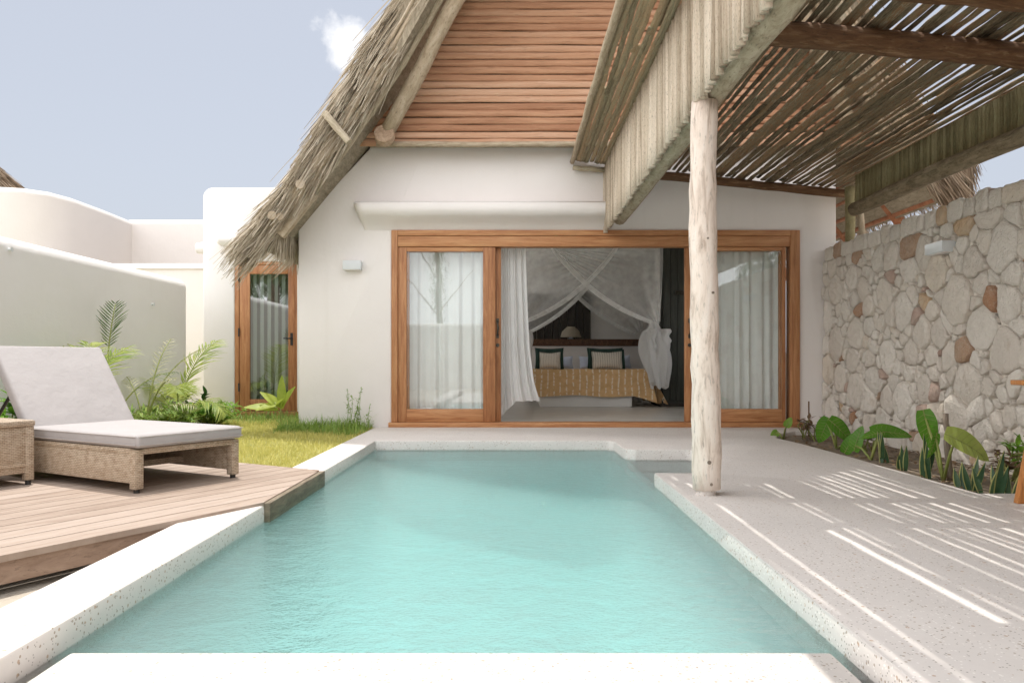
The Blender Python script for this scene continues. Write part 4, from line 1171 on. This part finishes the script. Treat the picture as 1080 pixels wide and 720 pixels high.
palm('areca_palm', -4.02, 8.45, -.03, [(20, 1.15, 80, 60, sp_), (-40, 1.0, 74, 85, sp_), (85, 1.2, 82, 50, sp_), (-10, .75, 62, 100, sp_), (140, .95, 75, 70, sp_)],
     'pale dry feathery palm beside the thin tall palm', 'palm_p')
palm('areca_palm', -4.10, 7.15, -.03, [(60, 1.12, 80, 62, ar_), (100, 1.10, 82, 45, ar_), (-40, .8, 70, 90, ar_)],
     'yellow palm peeking over the raised backrest', 'palm')
def shrub(name, x, y, z, rx, ry, h, nleaf, L, w, mat, label, group, stem=True, upb=.5, cat='shrub'):
    o = thing(name, (x, y, z), label, cat, group); ml = MB(); ms = MB()
    tips = []
    for i in range(max(5, nleaf // 14)):
        a = uni(0, 6.28); rr = math.sqrt(rnd()); tip = Vector((x + rx * rr * math.cos(a), y + ry * rr * math.sin(a), z + h * uni(.45, 1) * (1 - .35 * rr)))
        b_ = Vector((x + uni(-.05, .05), y + uni(-.05, .05), z)); mid = b_.lerp(tip, .5) + Vector((uni(-.05, .05), uni(-.05, .05), .04))
        ms.tube([b_, mid, tip], [.008, .006, .003], 5); tips.append((b_, mid, tip))
    for i in range(nleaf):
        b_, mid, tip = random.choice(tips); t = uni(.35, 1)
        p = (b_.lerp(mid, t * 2) if t < .5 else mid.lerp(tip, t * 2 - 1))
        dv = Vector((uni(-1, 1), uni(-1, 1), uni(-.2, 1) * upb + .15)); leafblade(ml, p, dv, (0, 0, 1), L * uni(.6, 1.2), w * uni(.7, 1.2), .2, uni(.05, .4), 4)
    ml.build('foliage', M[mat], o); ms.build('stems', M['stalk'], o, smooth=True); return o
SG = 'shrubs in the garden border'
shrub('leafy_shrub', -4.02, 6.25, -.03, .28, .45, .62, 190, .17, .075, 'leaf_b', 'bright green broad leaved shrub at the left edge behind the side table', SG)
shrub('leafy_shrub', -4.12, 6.95, -.03, .22, .30, 1.06, 120, .20, .085, 'leaf_b', 'tall bright leaved shrub peeking over the raised backrest', SG)
shrub('leafy_shrub', -3.86, 8.6, -.03, .36, .7, .46, 800, .11, .024, 'weed', 'low fine leaved green shrub between backrest and palm', SG)
shrub('leafy_shrub', -3.75, 9.6, -.03, .45, .55, .40, 760, .11, .028, 'leaf_b', 'low bright green shrub at the foot of the arching palm', SG)
shrub('leafy_shrub', -4.10, 9.95, -.03, .16, .2, .58, 110, .12, .06, 'leaf_d', 'small dark leaved shrub by the corner of the villa wing', SG)
shrub('leafy_shrub', -4.05, 5.35, -.03, .22, .4, .85, 140, .2, .08, 'leaf_d', 'dark leaved shrub beyond the left edge of the deck', SG)
# lime leaf plant before the narrow door
o = thing('lime_plant', (-2.98, 9.95, -.03), 'lime green broad leaf plant in front of the narrow door', 'plant')
m = MB(); 
for (az, el, L, w_) in ((180, 12, .42, .17), (150, 38, .34, .14), (20, 60, .34, .13), (-60, 30, .26, .11), (215, -8, .30, .13), (95, 70, .42, .12)):
    leafblade(m, (-2.98 + uni(-.03, .03), 9.92, .17 + uni(0, .08)), (math.cos(R(az)) * math.cos(R(el)), math.sin(R(az)) * math.cos(R(el)) * .6 - .25, math.sin(R(el))), (0, -.5, .8), L, w_, .2, .15, 6)
m.build('leaves', M['leaf_y'], o, smooth=True)
m = MB(); m.tube([(-2.98, 9.95, -.05), (-2.985, 9.94, .1), (-2.98, 9.92, .25)], [.012, .011, .007], 6); m.build('stem', M['stalk'], o, smooth=True)
# grass and weeds
random.seed(55)
def blades(m, n_, fx_, hmin, hmax, wmin, wmax, lean_=.5):
    for i in range(n_):
        x, y, z, k_ = fx_()
        h = uni(hmin, hmax) * k_; a = uni(0, 6.28); w_ = uni(wmin, wmax); l_ = uni(0, lean_) * h
        dx, dy = math.cos(a), math.sin(a); sx, sy = -dy * w_ / 2, dx * w_ / 2
        m.add([(x - sx, y - sy, z), (x + sx, y + sy, z), (x + dx * l_ * .35 + sx * .8, y + dy * l_ * .35 + sy * .8, z + h * .6), (x + dx * l_ * .35 - sx * .8, y + dy * l_ * .35 - sy * .8, z + h * .6), (x + dx * l_, y + dy * l_, z + h)],
              [(0, 1, 2, 3), (3, 2, 4)])
def lawnpt():
    while True:
        x = uni(-4.3, -1.66); y = uni(5.5, 11.25)
        if x > -2.62 and y > 9.35: continue
        q = Vector((x, y)) - DO
        if q.dot(V) < VB + .02: continue
        return x, y, -.045, 1
m = MB(); blades(m, 30000, lawnpt, .03, .075, .004, .008, .9)
tag(m.build('grass', M['grass']), 'sunlit yellow green lawn grass between deck and villa', 'grass', kind='stuff')
def weedpt():
    if rnd() < .6:
        x = uni(-2.75, -1.70); y = 9.33 - (rnd() ** 1.6) * (.5 + .6 * max(0, x + 2.4)); k_ = (.35 + 1.0 * rnd() ** 2)
    else:
        x = uni(-4.1, -2.6); y = 11.2 - rnd() ** 1.5 * 1.2; k_ = .35 + .9 * rnd() ** 2
    return x, y, -.045, k_
m = MB(); blades(m, 5600, weedpt, .05, .19, .005, .012, 1.5)
for i in range(9):
    x = uni(-1.95, -1.72); y = uni(8.9, 9.3); p = Vector((x, y, -.03)); q = p + Vector((uni(-.2, .16), uni(-.1, .05), uni(.25, .52)))
    m.tube([p, p.lerp(q, .5) + Vector((.02, 0, .03)), q], [.003, .003, .002], 4)
    for k_ in range(16):
        c_ = p.lerp(q, uni(.25, 1)); leafblade(m, c_, (uni(-1, 1), uni(-1, 1), uni(-.2, .7)), (0, 0, 1), uni(.03, .07), uni(.012, .02), .1, .2, 3)
tag(m.build('weeds', M['weed']), 'tufts of green weeds along the foot of the white walls', 'weeds', kind='stuff')
# garden spike lamp, paver stone
o = thing('spike_lamp', (-3.58, 10.95, -.03), 'small black spike lamp standing in the lawn before the villa wing', 'garden lamp')
xs, ys = wx(223) + .0, 10.9
xs = (223 - 542) / 820 * ys
m = MB(); m.tube([(xs, ys, -.05), (xs, ys, .10)], .012, 8); m.build('spike', M['black'], o)
m = MB(); m.tube([(xs, ys + .03, .085), (xs, ys - .05, .135)], [.03, .04], 12); m.build('lamp_head', M['black'], o, smooth='auto')
m = MB(); m.box(-4.12, -3.88, 9.55, 9.75, -.05, .10); tag(m.build('paver_block', M['plaster2'], bevel=.015), 'pale concrete block lying in the grass under the arching palm', 'block')

# planting bed
random.seed(61)
def heart(t): return (1.0 * (1 - ((t - .30) / .70) ** 2) ** .75 if t > .30 else .62 + .38 * (t / .30) ** .6) * (1 if t < .98 else .3)
def ear(name, base, leaves, label, group='elephant ears in the planting bed', mat='ear'):
    o = thing(name, base, label, 'plant', group); st = MB()
    for (tip, dv, up, L, w_, mt) in leaves:
        m = MB(); p = Vector(tip); d_ = Vector(dv).normalized()
        L *= .86; w_ *= .84; leafblade(m, p - d_ * L * .22, d_, up, L, w_, .22, .26, 9, heart); m.build('leaf', M[mt or mat], o, smooth=True)
        vn = MB(); cv = m.v
        rowc = lambda i, k_: Vector(cv[i * 3 + k_])
        nrm = (rowc(3, 0) - rowc(3, 1)).cross(rowc(6, 1) - rowc(3, 1)).normalized() * .0035
        if nrm.y > 0: nrm = -nrm
        vn.tube([rowc(i, 1) + nrm for i in range(0, 10)], [.0035 * (1 - i / 12) for i in range(10)], 5)
        for i in range(1, 8):
            for k_ in (0, 2): vn.tube([rowc(i, 1) + nrm, rowc(i, 1).lerp(rowc(min(9, i + 1), k_), .92) + nrm], [.0018, .0008], 4)
        vn.build('veins', M['stalk'], o)
        b_ = Vector(base); mid = b_.lerp(p, .55) + Vector((0, 0, .03)); st.tube([b_, mid, p], [.012, .010, .006], 6)
    st.build('stalks', M['stalk'], o, smooth=True); return o
def at(pxx, pyy, x): Y = 820 * x / (pxx - 542); return Vector((x, Y, .8 - (pyy - 380) * Y / 820))
p = at(824, 452, 2.84)
ear('elephant_ear', (2.86, p.y, -.05), [(at(830, 448, 2.82), (.3, -.3, .7), (-.3, -1, .2), .13, .10, 'leaf_b'), (at(819, 456, 2.80), (-.5, -.2, -.3), (-.2, -1, .3), .12, .10, 'leaf_b')],
    'small seedling with two round bright leaves at the corner of the terrace')
p = at(880, 460, 3.08)
ear('elephant_ear', (3.10, p.y, -.05), [(at(872, 446, 3.04), (-.35, -.1, -.75), (-.35, -1, .1), .30, .20, None), (at(880, 447, 3.06), (.75, -.25, -.65), (.2, -1, .3), .36, .20, None), (at(893, 473, 3.00), (.25, -.3, .75), (-.6, -.8, .1), .26, .14, None)],
    'elephant ear with drooping green leaves nearest the villa')
p = at(925, 480, 3.1)
ear('elephant_ear', (3.05, p.y, -.05), [(at(928, 455, 3.12), (.95, -.2, .08), (-.1, -.7, .8), .40, .20, None), (at(930, 456, 3.12), (-.85, -.1, -.05), (.1, -.6, .8), .26, .12, None), (at(902, 470, 3.0), (.12, -.2, .95), (-.75, -.65, 0), .27, .15, None)],
    'elephant ear with one broad level leaf in the middle of the bed')
p = at(995, 500, 3.02)
ear('elephant_ear', (3.02, p.y, -.05), [(at(976, 441, 3.0), (.12, -.25, -.9), (-.25, -1, .05), .34, .17, None), (at(987, 462, 3.0), (-.25, -.2, -.9), (.3, -1, 0), .22, .09, None), (at(1008, 462, 3.02), (.85, -.25, -.40), (.25, -.9, .4), .40, .21, 'ear_y')],
    'elephant ear with a pale yellow leaf tied to the wooden stake')
def stick(name, a, b_, r_, mat, label, cat='stake'):
    m = MB(); m.log(a, b_, r_, 8, 7, r_ * .3, .12); tag(m.build(name, mat, smooth=True), label, cat)
a = at(1002, 505, 3.08); stick('wooden_stake', (3.08, a.y, -.05), (3.05, a.y, .8 - (436 - 380) * a.y / 820), .022, M['bark'], 'rough wooden stake beside the yellow elephant ear leaf')
a = at(853, 455, 3.3); stick('dry_twig', (3.3, a.y, -.05), (3.3, a.y, .8 - (423 - 380) * a.y / 820), .008, M['brown_log'], 'thin bare twig upright in the bed near the villa', 'twig')
def snake(pxx, x, n_, h, spread, label):
    Y = 820 * x / (pxx - 542); o = thing('snake_plant', (x, Y, -.05), label, 'plant', 'snake plants in the planting bed'); m = MB(); e_ = MB()
    for i in range(n_):
        b_ = Vector((x + uni(-spread, spread) * .5, Y + uni(-spread, spread), -.05)); dv = Vector((uni(-.25, .25), uni(-.35, .35), 1)); L = h * uni(.6, 1.1)
        up = (uni(-.8, -.1), -1, uni(-.1, .1)); sh = lambda t: (.65 + .35 * math.sin(math.pi * t)) * (1 - t ** 3)
        leafblade(e_, b_ + Vector((.0, .004, -.0)), dv, up, L * 1.01, .046, .25, -.02, 6, sh); leafblade(m, b_ + Vector((-.001, -.003, 0)), dv, up, L, .036, .25, -.02, 6, sh)
    m.build('blades', M['snake'], o, smooth=True); e_.build('blade_edges', M['snake_y'], o, smooth=True)
snake(933, 3.08, 4, .25, .05, 'slim snake plant under the broad level leaf')
snake(951, 3.0, 3, .19, .04, 'short snake plant between the broad leaf and the stake')
snake(976, 2.98, 4, .30, .06, 'leaning snake plant just beside the wooden stake')
snake(1026, 2.98, 7, .235, .10, 'dense snake plant clump below the pale yellow leaf')
snake(1052, 3.0, 7, .30, .09, 'tallest snake plant clump beside the armchair leg')
def dryplant(pxx, x, h, label):
    Y = 820 * x / (pxx - 542); o = shrub('dry_shrub', x, Y, -.05, .14, .18, h, 70, .09, .035, 'dry', label, 'withered shrubs in the planting bed', True, .2)
dryplant(850, 3.15, .34, 'withered brown shrub under the right end of the glass doors')
dryplant(862, 3.2, .30, 'withered brown shrub behind the drooping elephant ear')
dryplant(915, 3.3, .26, 'withered brown shrub at the wall foot mid bed')
dryplant(1064, 3.35, .34, 'withered brown shrub at the foot of the stone wall beside the armchair')
shrub('leafy_shrub', 3.52, 5.45, -.05, .12, .16, .42, 60, .10, .035, 'leaf_b', 'small green shrub against the stone wall at the right edge', SG)
m = MB()
for i in range(420):
    x, y = uni(2.85, 3.7), uni(4.75, 8.6); leafblade(m, (x, y, -.045 + uni(0, .02)), (uni(-1, 1), uni(-1, 1), uni(0, .35)), (0, 0, 1), uni(.04, .10), uni(.02, .04), .2, .3, 3)
tag(m.build('leaf_litter', M['dry']), 'brown leaf litter on the soil of the planting bed', 'leaf litter', kind='stuff')

# ------------------------------------------------------------------ what the panes mirror behind the camera
random.seed(71)
tr = thing('garden_tree', (-2.5, -7.8, -.1), 'slender tree behind the terrace mirrored in the glass doors', 'tree')
m = MB(); m.log((-2.5, -7.8, -.15), (-2.62, -7.8, 5.2), .13, 10, 10, .03, .08, .55)
for (a, b_) in (((-2.55, -7.8, 2.3), (-3.9, -7.6, 3.9)), ((-2.55, -7.8, 2.5), (-1.4, -7.9, 3.9)), ((-2.6, -7.8, 3.6), (-3.5, -7.9, 5.0))): m.log(a, b_, .028, 7, 6, .04, .1, .4)
m.build('trunk', M['bark'], tr, smooth=True)
m = MB()
for i in range(900):
    c_ = random.choice(((-2.6, 3.3, .22, .9), (-2.6, 4.4, .28, .9), (-2.4, 5.6, .7, .6)))
    p = (c_[0] + random.gauss(0, c_[2] * .6), -7.8 + random.gauss(0, .3), c_[1] + random.gauss(0, c_[3] * .55)); leafblade(m, p, (uni(-1, 1), uni(-1, 1), uni(-1, .6)), (0, 0, 1), uni(.10, .22), .04, .2, .3, 2)
m.build('crown', M['leaf_d'], tr)
tr2 = thing('garden_tree', (6.0, 2.6, -.1), 'added leafy tree beyond the stone wall darkening the reflection in the right glass door', 'tree')  # unseen tree added to keep bright sky out of the right pane
m = MB(); m.log((6.0, 2.6, -.15), (5.9, 2.6, 3.0), .12, 9, 8, .03, .08, .6); m.build('trunk', M['bark'], tr2, smooth=True)
m = MB()
for i in range(3200):
    a_, e_ = uni(0, 6.28), math.asin(uni(-1, 1)); q_ = (uni(.3, 1)) ** .5; k_ = 1 + .25 * math.sin(a_ * 3) * math.cos(e_ * 4)
    p = (6.0 + 1.25 * q_ * k_ * math.cos(a_) * math.cos(e_), 2.6 + 2.9 * q_ * k_ * math.sin(a_) * math.cos(e_), 3.1 + 1.2 * q_ * k_ * math.sin(e_)); leafblade(m, p, (uni(-1, 1), uni(-1, 1), uni(-1, .6)), (0, 0, 1), uni(.12, .24), .07, .2, .3, 2)
m.build('crown', M['leaf_d'], tr2)
def tall_palm(x, y, h, nf, label):
    o = thing('palm_tree', (x, y, -.1), label, 'palm tree', 'palm trees mirrored in the narrow door'); m = MB()
    m.log((x, y, -.15), (x + .15, y, h), .14, 10, 10, .03, .06, .75); m.build('trunk', M['bark'], o, smooth=True)
    for i in range(nf):
        mr = MB(); ml = MB(); frond(mr, ml, (x + .15, y, h), R(360 * i / nf + uni(-12, 12)), uni(1.5, 2.0), R(uni(15, 65)), R(uni(110, 170)), 30, .5, .035, .9)
        q = ml.build('frond', M['palm_g'], o); mr.build('stalk', M['stalk'], q)
tall_palm(-6.3, 2.6, 3.05, 22, 'tall palm beyond the low wall mirrored in the narrow door')
tall_palm(-7.4, -.6, 3.2, 20, 'second tall palm farther off mirrored in the narrow door')

# pieces that are separate bodies become parts of their own
def explode(o):
    me = o.data; n_ = len(me.vertices); par = list(range(n_))
    def find(i):
        while par[i] != i: par[i] = par[par[i]]; i = par[i]
        return i
    for e_ in me.edges:
        a_, b_ = find(e_.vertices[0]), find(e_.vertices[1])
        if a_ != b_: par[a_] = b_
    roots = {}
    for i in range(n_): roots.setdefault(find(i), set()).add(i)
    if len(roots) < 2: return
    sets = list(roots.values()); src = me.copy()
    for k_, keep in enumerate(sets):
        m2 = src.copy(); bm = bmesh.new(); bm.from_mesh(m2); bm.verts.ensure_lookup_table()
        bmesh.ops.delete(bm, geom=[v for v in bm.verts if v.index not in keep], context='VERTS'); bm.to_mesh(m2); bm.free()
        if k_ == 0: o.data = m2
        else:
            c_ = bpy.data.objects.new(o.name.split('.')[0], m2); COL.objects.link(c_); c_.parent = o.parent; c_.matrix_parent_inverse = o.matrix_parent_inverse.copy()
for o in list(bpy.data.objects):
    if o.type == 'MESH' and o.name.split('.')[0] in ('door_frame', 'door_rail', 'brace', 'foot', 'stretcher', 'prop', 'roof_rafters', 'side_wall', 'frame', 'door_stop', 'lintel_rail') or (o.name.split('.')[0] == 'knot' and o.parent and o.parent.name.startswith('post')):
        explode(o)
for o in bpy.data.objects:
    if o.name.split('.')[0] == 'roof_rafters': o.name = 'rafter'

# ------------------------------------------------------------------ light, sky, camera
S = Vector((-.06, .24, 1)).normalized()
sun = bpy.data.lights.new('sun', 'SUN'); sun.energy = 2.0; sun.angle = R(.5); sun.color = (1, .955, .89)
so = bpy.data.objects.new('sun', sun); COL.objects.link(so); so.rotation_euler = (-S).to_track_quat('-Z', 'Y').to_euler()
w = bpy.data.worlds.new('World'); sc.world = w; w.use_nodes = True
nt = w.node_tree; nd_ = nt.nodes; bg = nd_['Background']
sky = nd_.new('ShaderNodeTexSky'); sky.sky_type = 'NISHITA'; sky.sun_disc = False
sky.sun_elevation = math.asin(S.z); sky.sun_rotation = math.atan2(S.x, S.y); sky.air_density = 1.0; sky.dust_density = 2.5; sky.ozone_density = 1.0
tcw = nd_.new('ShaderNodeTexCoord')
hs = nd_.new('ShaderNodeHueSaturation'); hs.inputs['Saturation'].default_value = .42
nt.links.new(sky.outputs[0], hs.inputs['Color'])
cd = Vector((363 - 542, 820, 380 - 52)).normalized()
dt = nd_.new('ShaderNodeVectorMath'); dt.operation = 'DISTANCE'; nt.links.new(tcw.outputs['Generated'], dt.inputs[0]); dt.inputs[1].default_value = cd
nz = nd_.new('ShaderNodeTexNoise'); nz.inputs['Scale'].default_value = 14; nz.inputs['Detail'].default_value = 7; nz.inputs['Roughness'].default_value = .6; nt.links.new(tcw.outputs['Generated'], nz.inputs['Vector'])
ma = nd_.new('ShaderNodeMath'); ma.operation = 'MULTIPLY_ADD'; nt.links.new(nz.outputs['Fac'], ma.inputs[0]); ma.inputs[1].default_value = -.10; nt.links.new(dt.outputs['Value'], ma.inputs[2])
rp = nd_.new('ShaderNodeValToRGB'); rp.color_ramp.elements[0].position = 0.0; rp.color_ramp.elements[0].color = (.8, .8, .8, 1); rp.color_ramp.elements[1].position = .016; rp.color_ramp.elements[1].color = (0, 0, 0, 1)
ad = nd_.new('ShaderNodeMath'); ad.operation = 'ADD'; ad.inputs[1].default_value = .031; nt.links.new(ma.outputs[0], ad.inputs[0]); nt.links.new(ad.outputs[0], rp.inputs[0])
mxw = nd_.new('ShaderNodeMix'); mxw.data_type = 'RGBA'; nt.links.new(rp.outputs[0], mxw.inputs[0]); hz = nd_.new('ShaderNodeMix'); hz.data_type = 'RGBA'; hz.inputs[0].default_value = .66; nt.links.new(hs.outputs[0], hz.inputs[6]); hz.inputs[7].default_value = (1.85, 2.02, 2.40, 1)
# extra brightness added to the unseen sky behind, noise-broken like cloud, lifts shade
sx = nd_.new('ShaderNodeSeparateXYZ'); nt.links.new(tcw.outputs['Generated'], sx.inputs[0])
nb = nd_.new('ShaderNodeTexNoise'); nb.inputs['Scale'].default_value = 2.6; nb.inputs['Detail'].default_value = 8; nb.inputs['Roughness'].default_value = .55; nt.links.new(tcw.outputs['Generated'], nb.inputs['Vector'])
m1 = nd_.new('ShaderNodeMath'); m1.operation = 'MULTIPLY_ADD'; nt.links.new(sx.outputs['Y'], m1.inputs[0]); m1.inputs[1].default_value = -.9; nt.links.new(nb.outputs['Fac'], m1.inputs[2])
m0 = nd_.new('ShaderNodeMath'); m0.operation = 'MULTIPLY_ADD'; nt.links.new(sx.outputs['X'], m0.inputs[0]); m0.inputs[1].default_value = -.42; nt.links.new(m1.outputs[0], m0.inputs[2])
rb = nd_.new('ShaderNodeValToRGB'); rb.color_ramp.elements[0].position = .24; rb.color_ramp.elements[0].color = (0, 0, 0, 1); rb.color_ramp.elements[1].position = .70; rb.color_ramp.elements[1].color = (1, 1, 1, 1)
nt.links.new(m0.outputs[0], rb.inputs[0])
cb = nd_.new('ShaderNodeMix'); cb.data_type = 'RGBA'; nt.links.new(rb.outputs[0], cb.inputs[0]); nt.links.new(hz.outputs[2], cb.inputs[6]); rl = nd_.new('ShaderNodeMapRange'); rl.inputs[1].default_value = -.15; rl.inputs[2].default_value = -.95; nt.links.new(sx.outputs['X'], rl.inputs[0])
cl = nd_.new('ShaderNodeMix'); cl.data_type = 'RGBA'; nt.links.new(rl.outputs[0], cl.inputs[0]); cl.inputs[6].default_value = (8.6, 8.55, 8.65, 1); cl.inputs[7].default_value = (14.5, 14.3, 14.2, 1)  # the added sky brightness rises further to the left, lighting the stone wall
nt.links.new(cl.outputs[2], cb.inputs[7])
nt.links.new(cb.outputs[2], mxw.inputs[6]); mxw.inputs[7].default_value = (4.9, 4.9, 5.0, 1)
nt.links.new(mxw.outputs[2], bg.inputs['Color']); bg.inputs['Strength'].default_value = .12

cam = bpy.data.cameras.new('camera'); co_ = bpy.data.objects.new('camera', cam); COL.objects.link(co_); sc.camera = co_
cam.sensor_width = 36; cam.lens = 820 / 1080 * 36; cam.shift_x = -2 / 1080; cam.shift_y = 20 / 1080
cam.clip_start = .05; cam.clip_end = 2000
co_.location = (0, 0, .8); co_.rotation_euler = (R(90), 0, 0)
sc.view_settings.view_transform = 'Standard'; sc.view_settings.look = 'None'; sc.view_settings.gamma = 1; sc.view_settings.exposure = .95
sc.view_settings.use_curve_mapping = False
sc.render.engine = 'CYCLES'
cy = sc.cycles; cy.use_denoising = True; cy.max_bounces = 10; cy.diffuse_bounces = 5; cy.glossy_bounces = 4; cy.transmission_bounces = 6; cy.transparent_max_bounces = 24
cy.caustics_reflective = False; cy.caustics_refractive = True; cy.sample_clamp_indirect = 3
sc.render.film_transparent = False
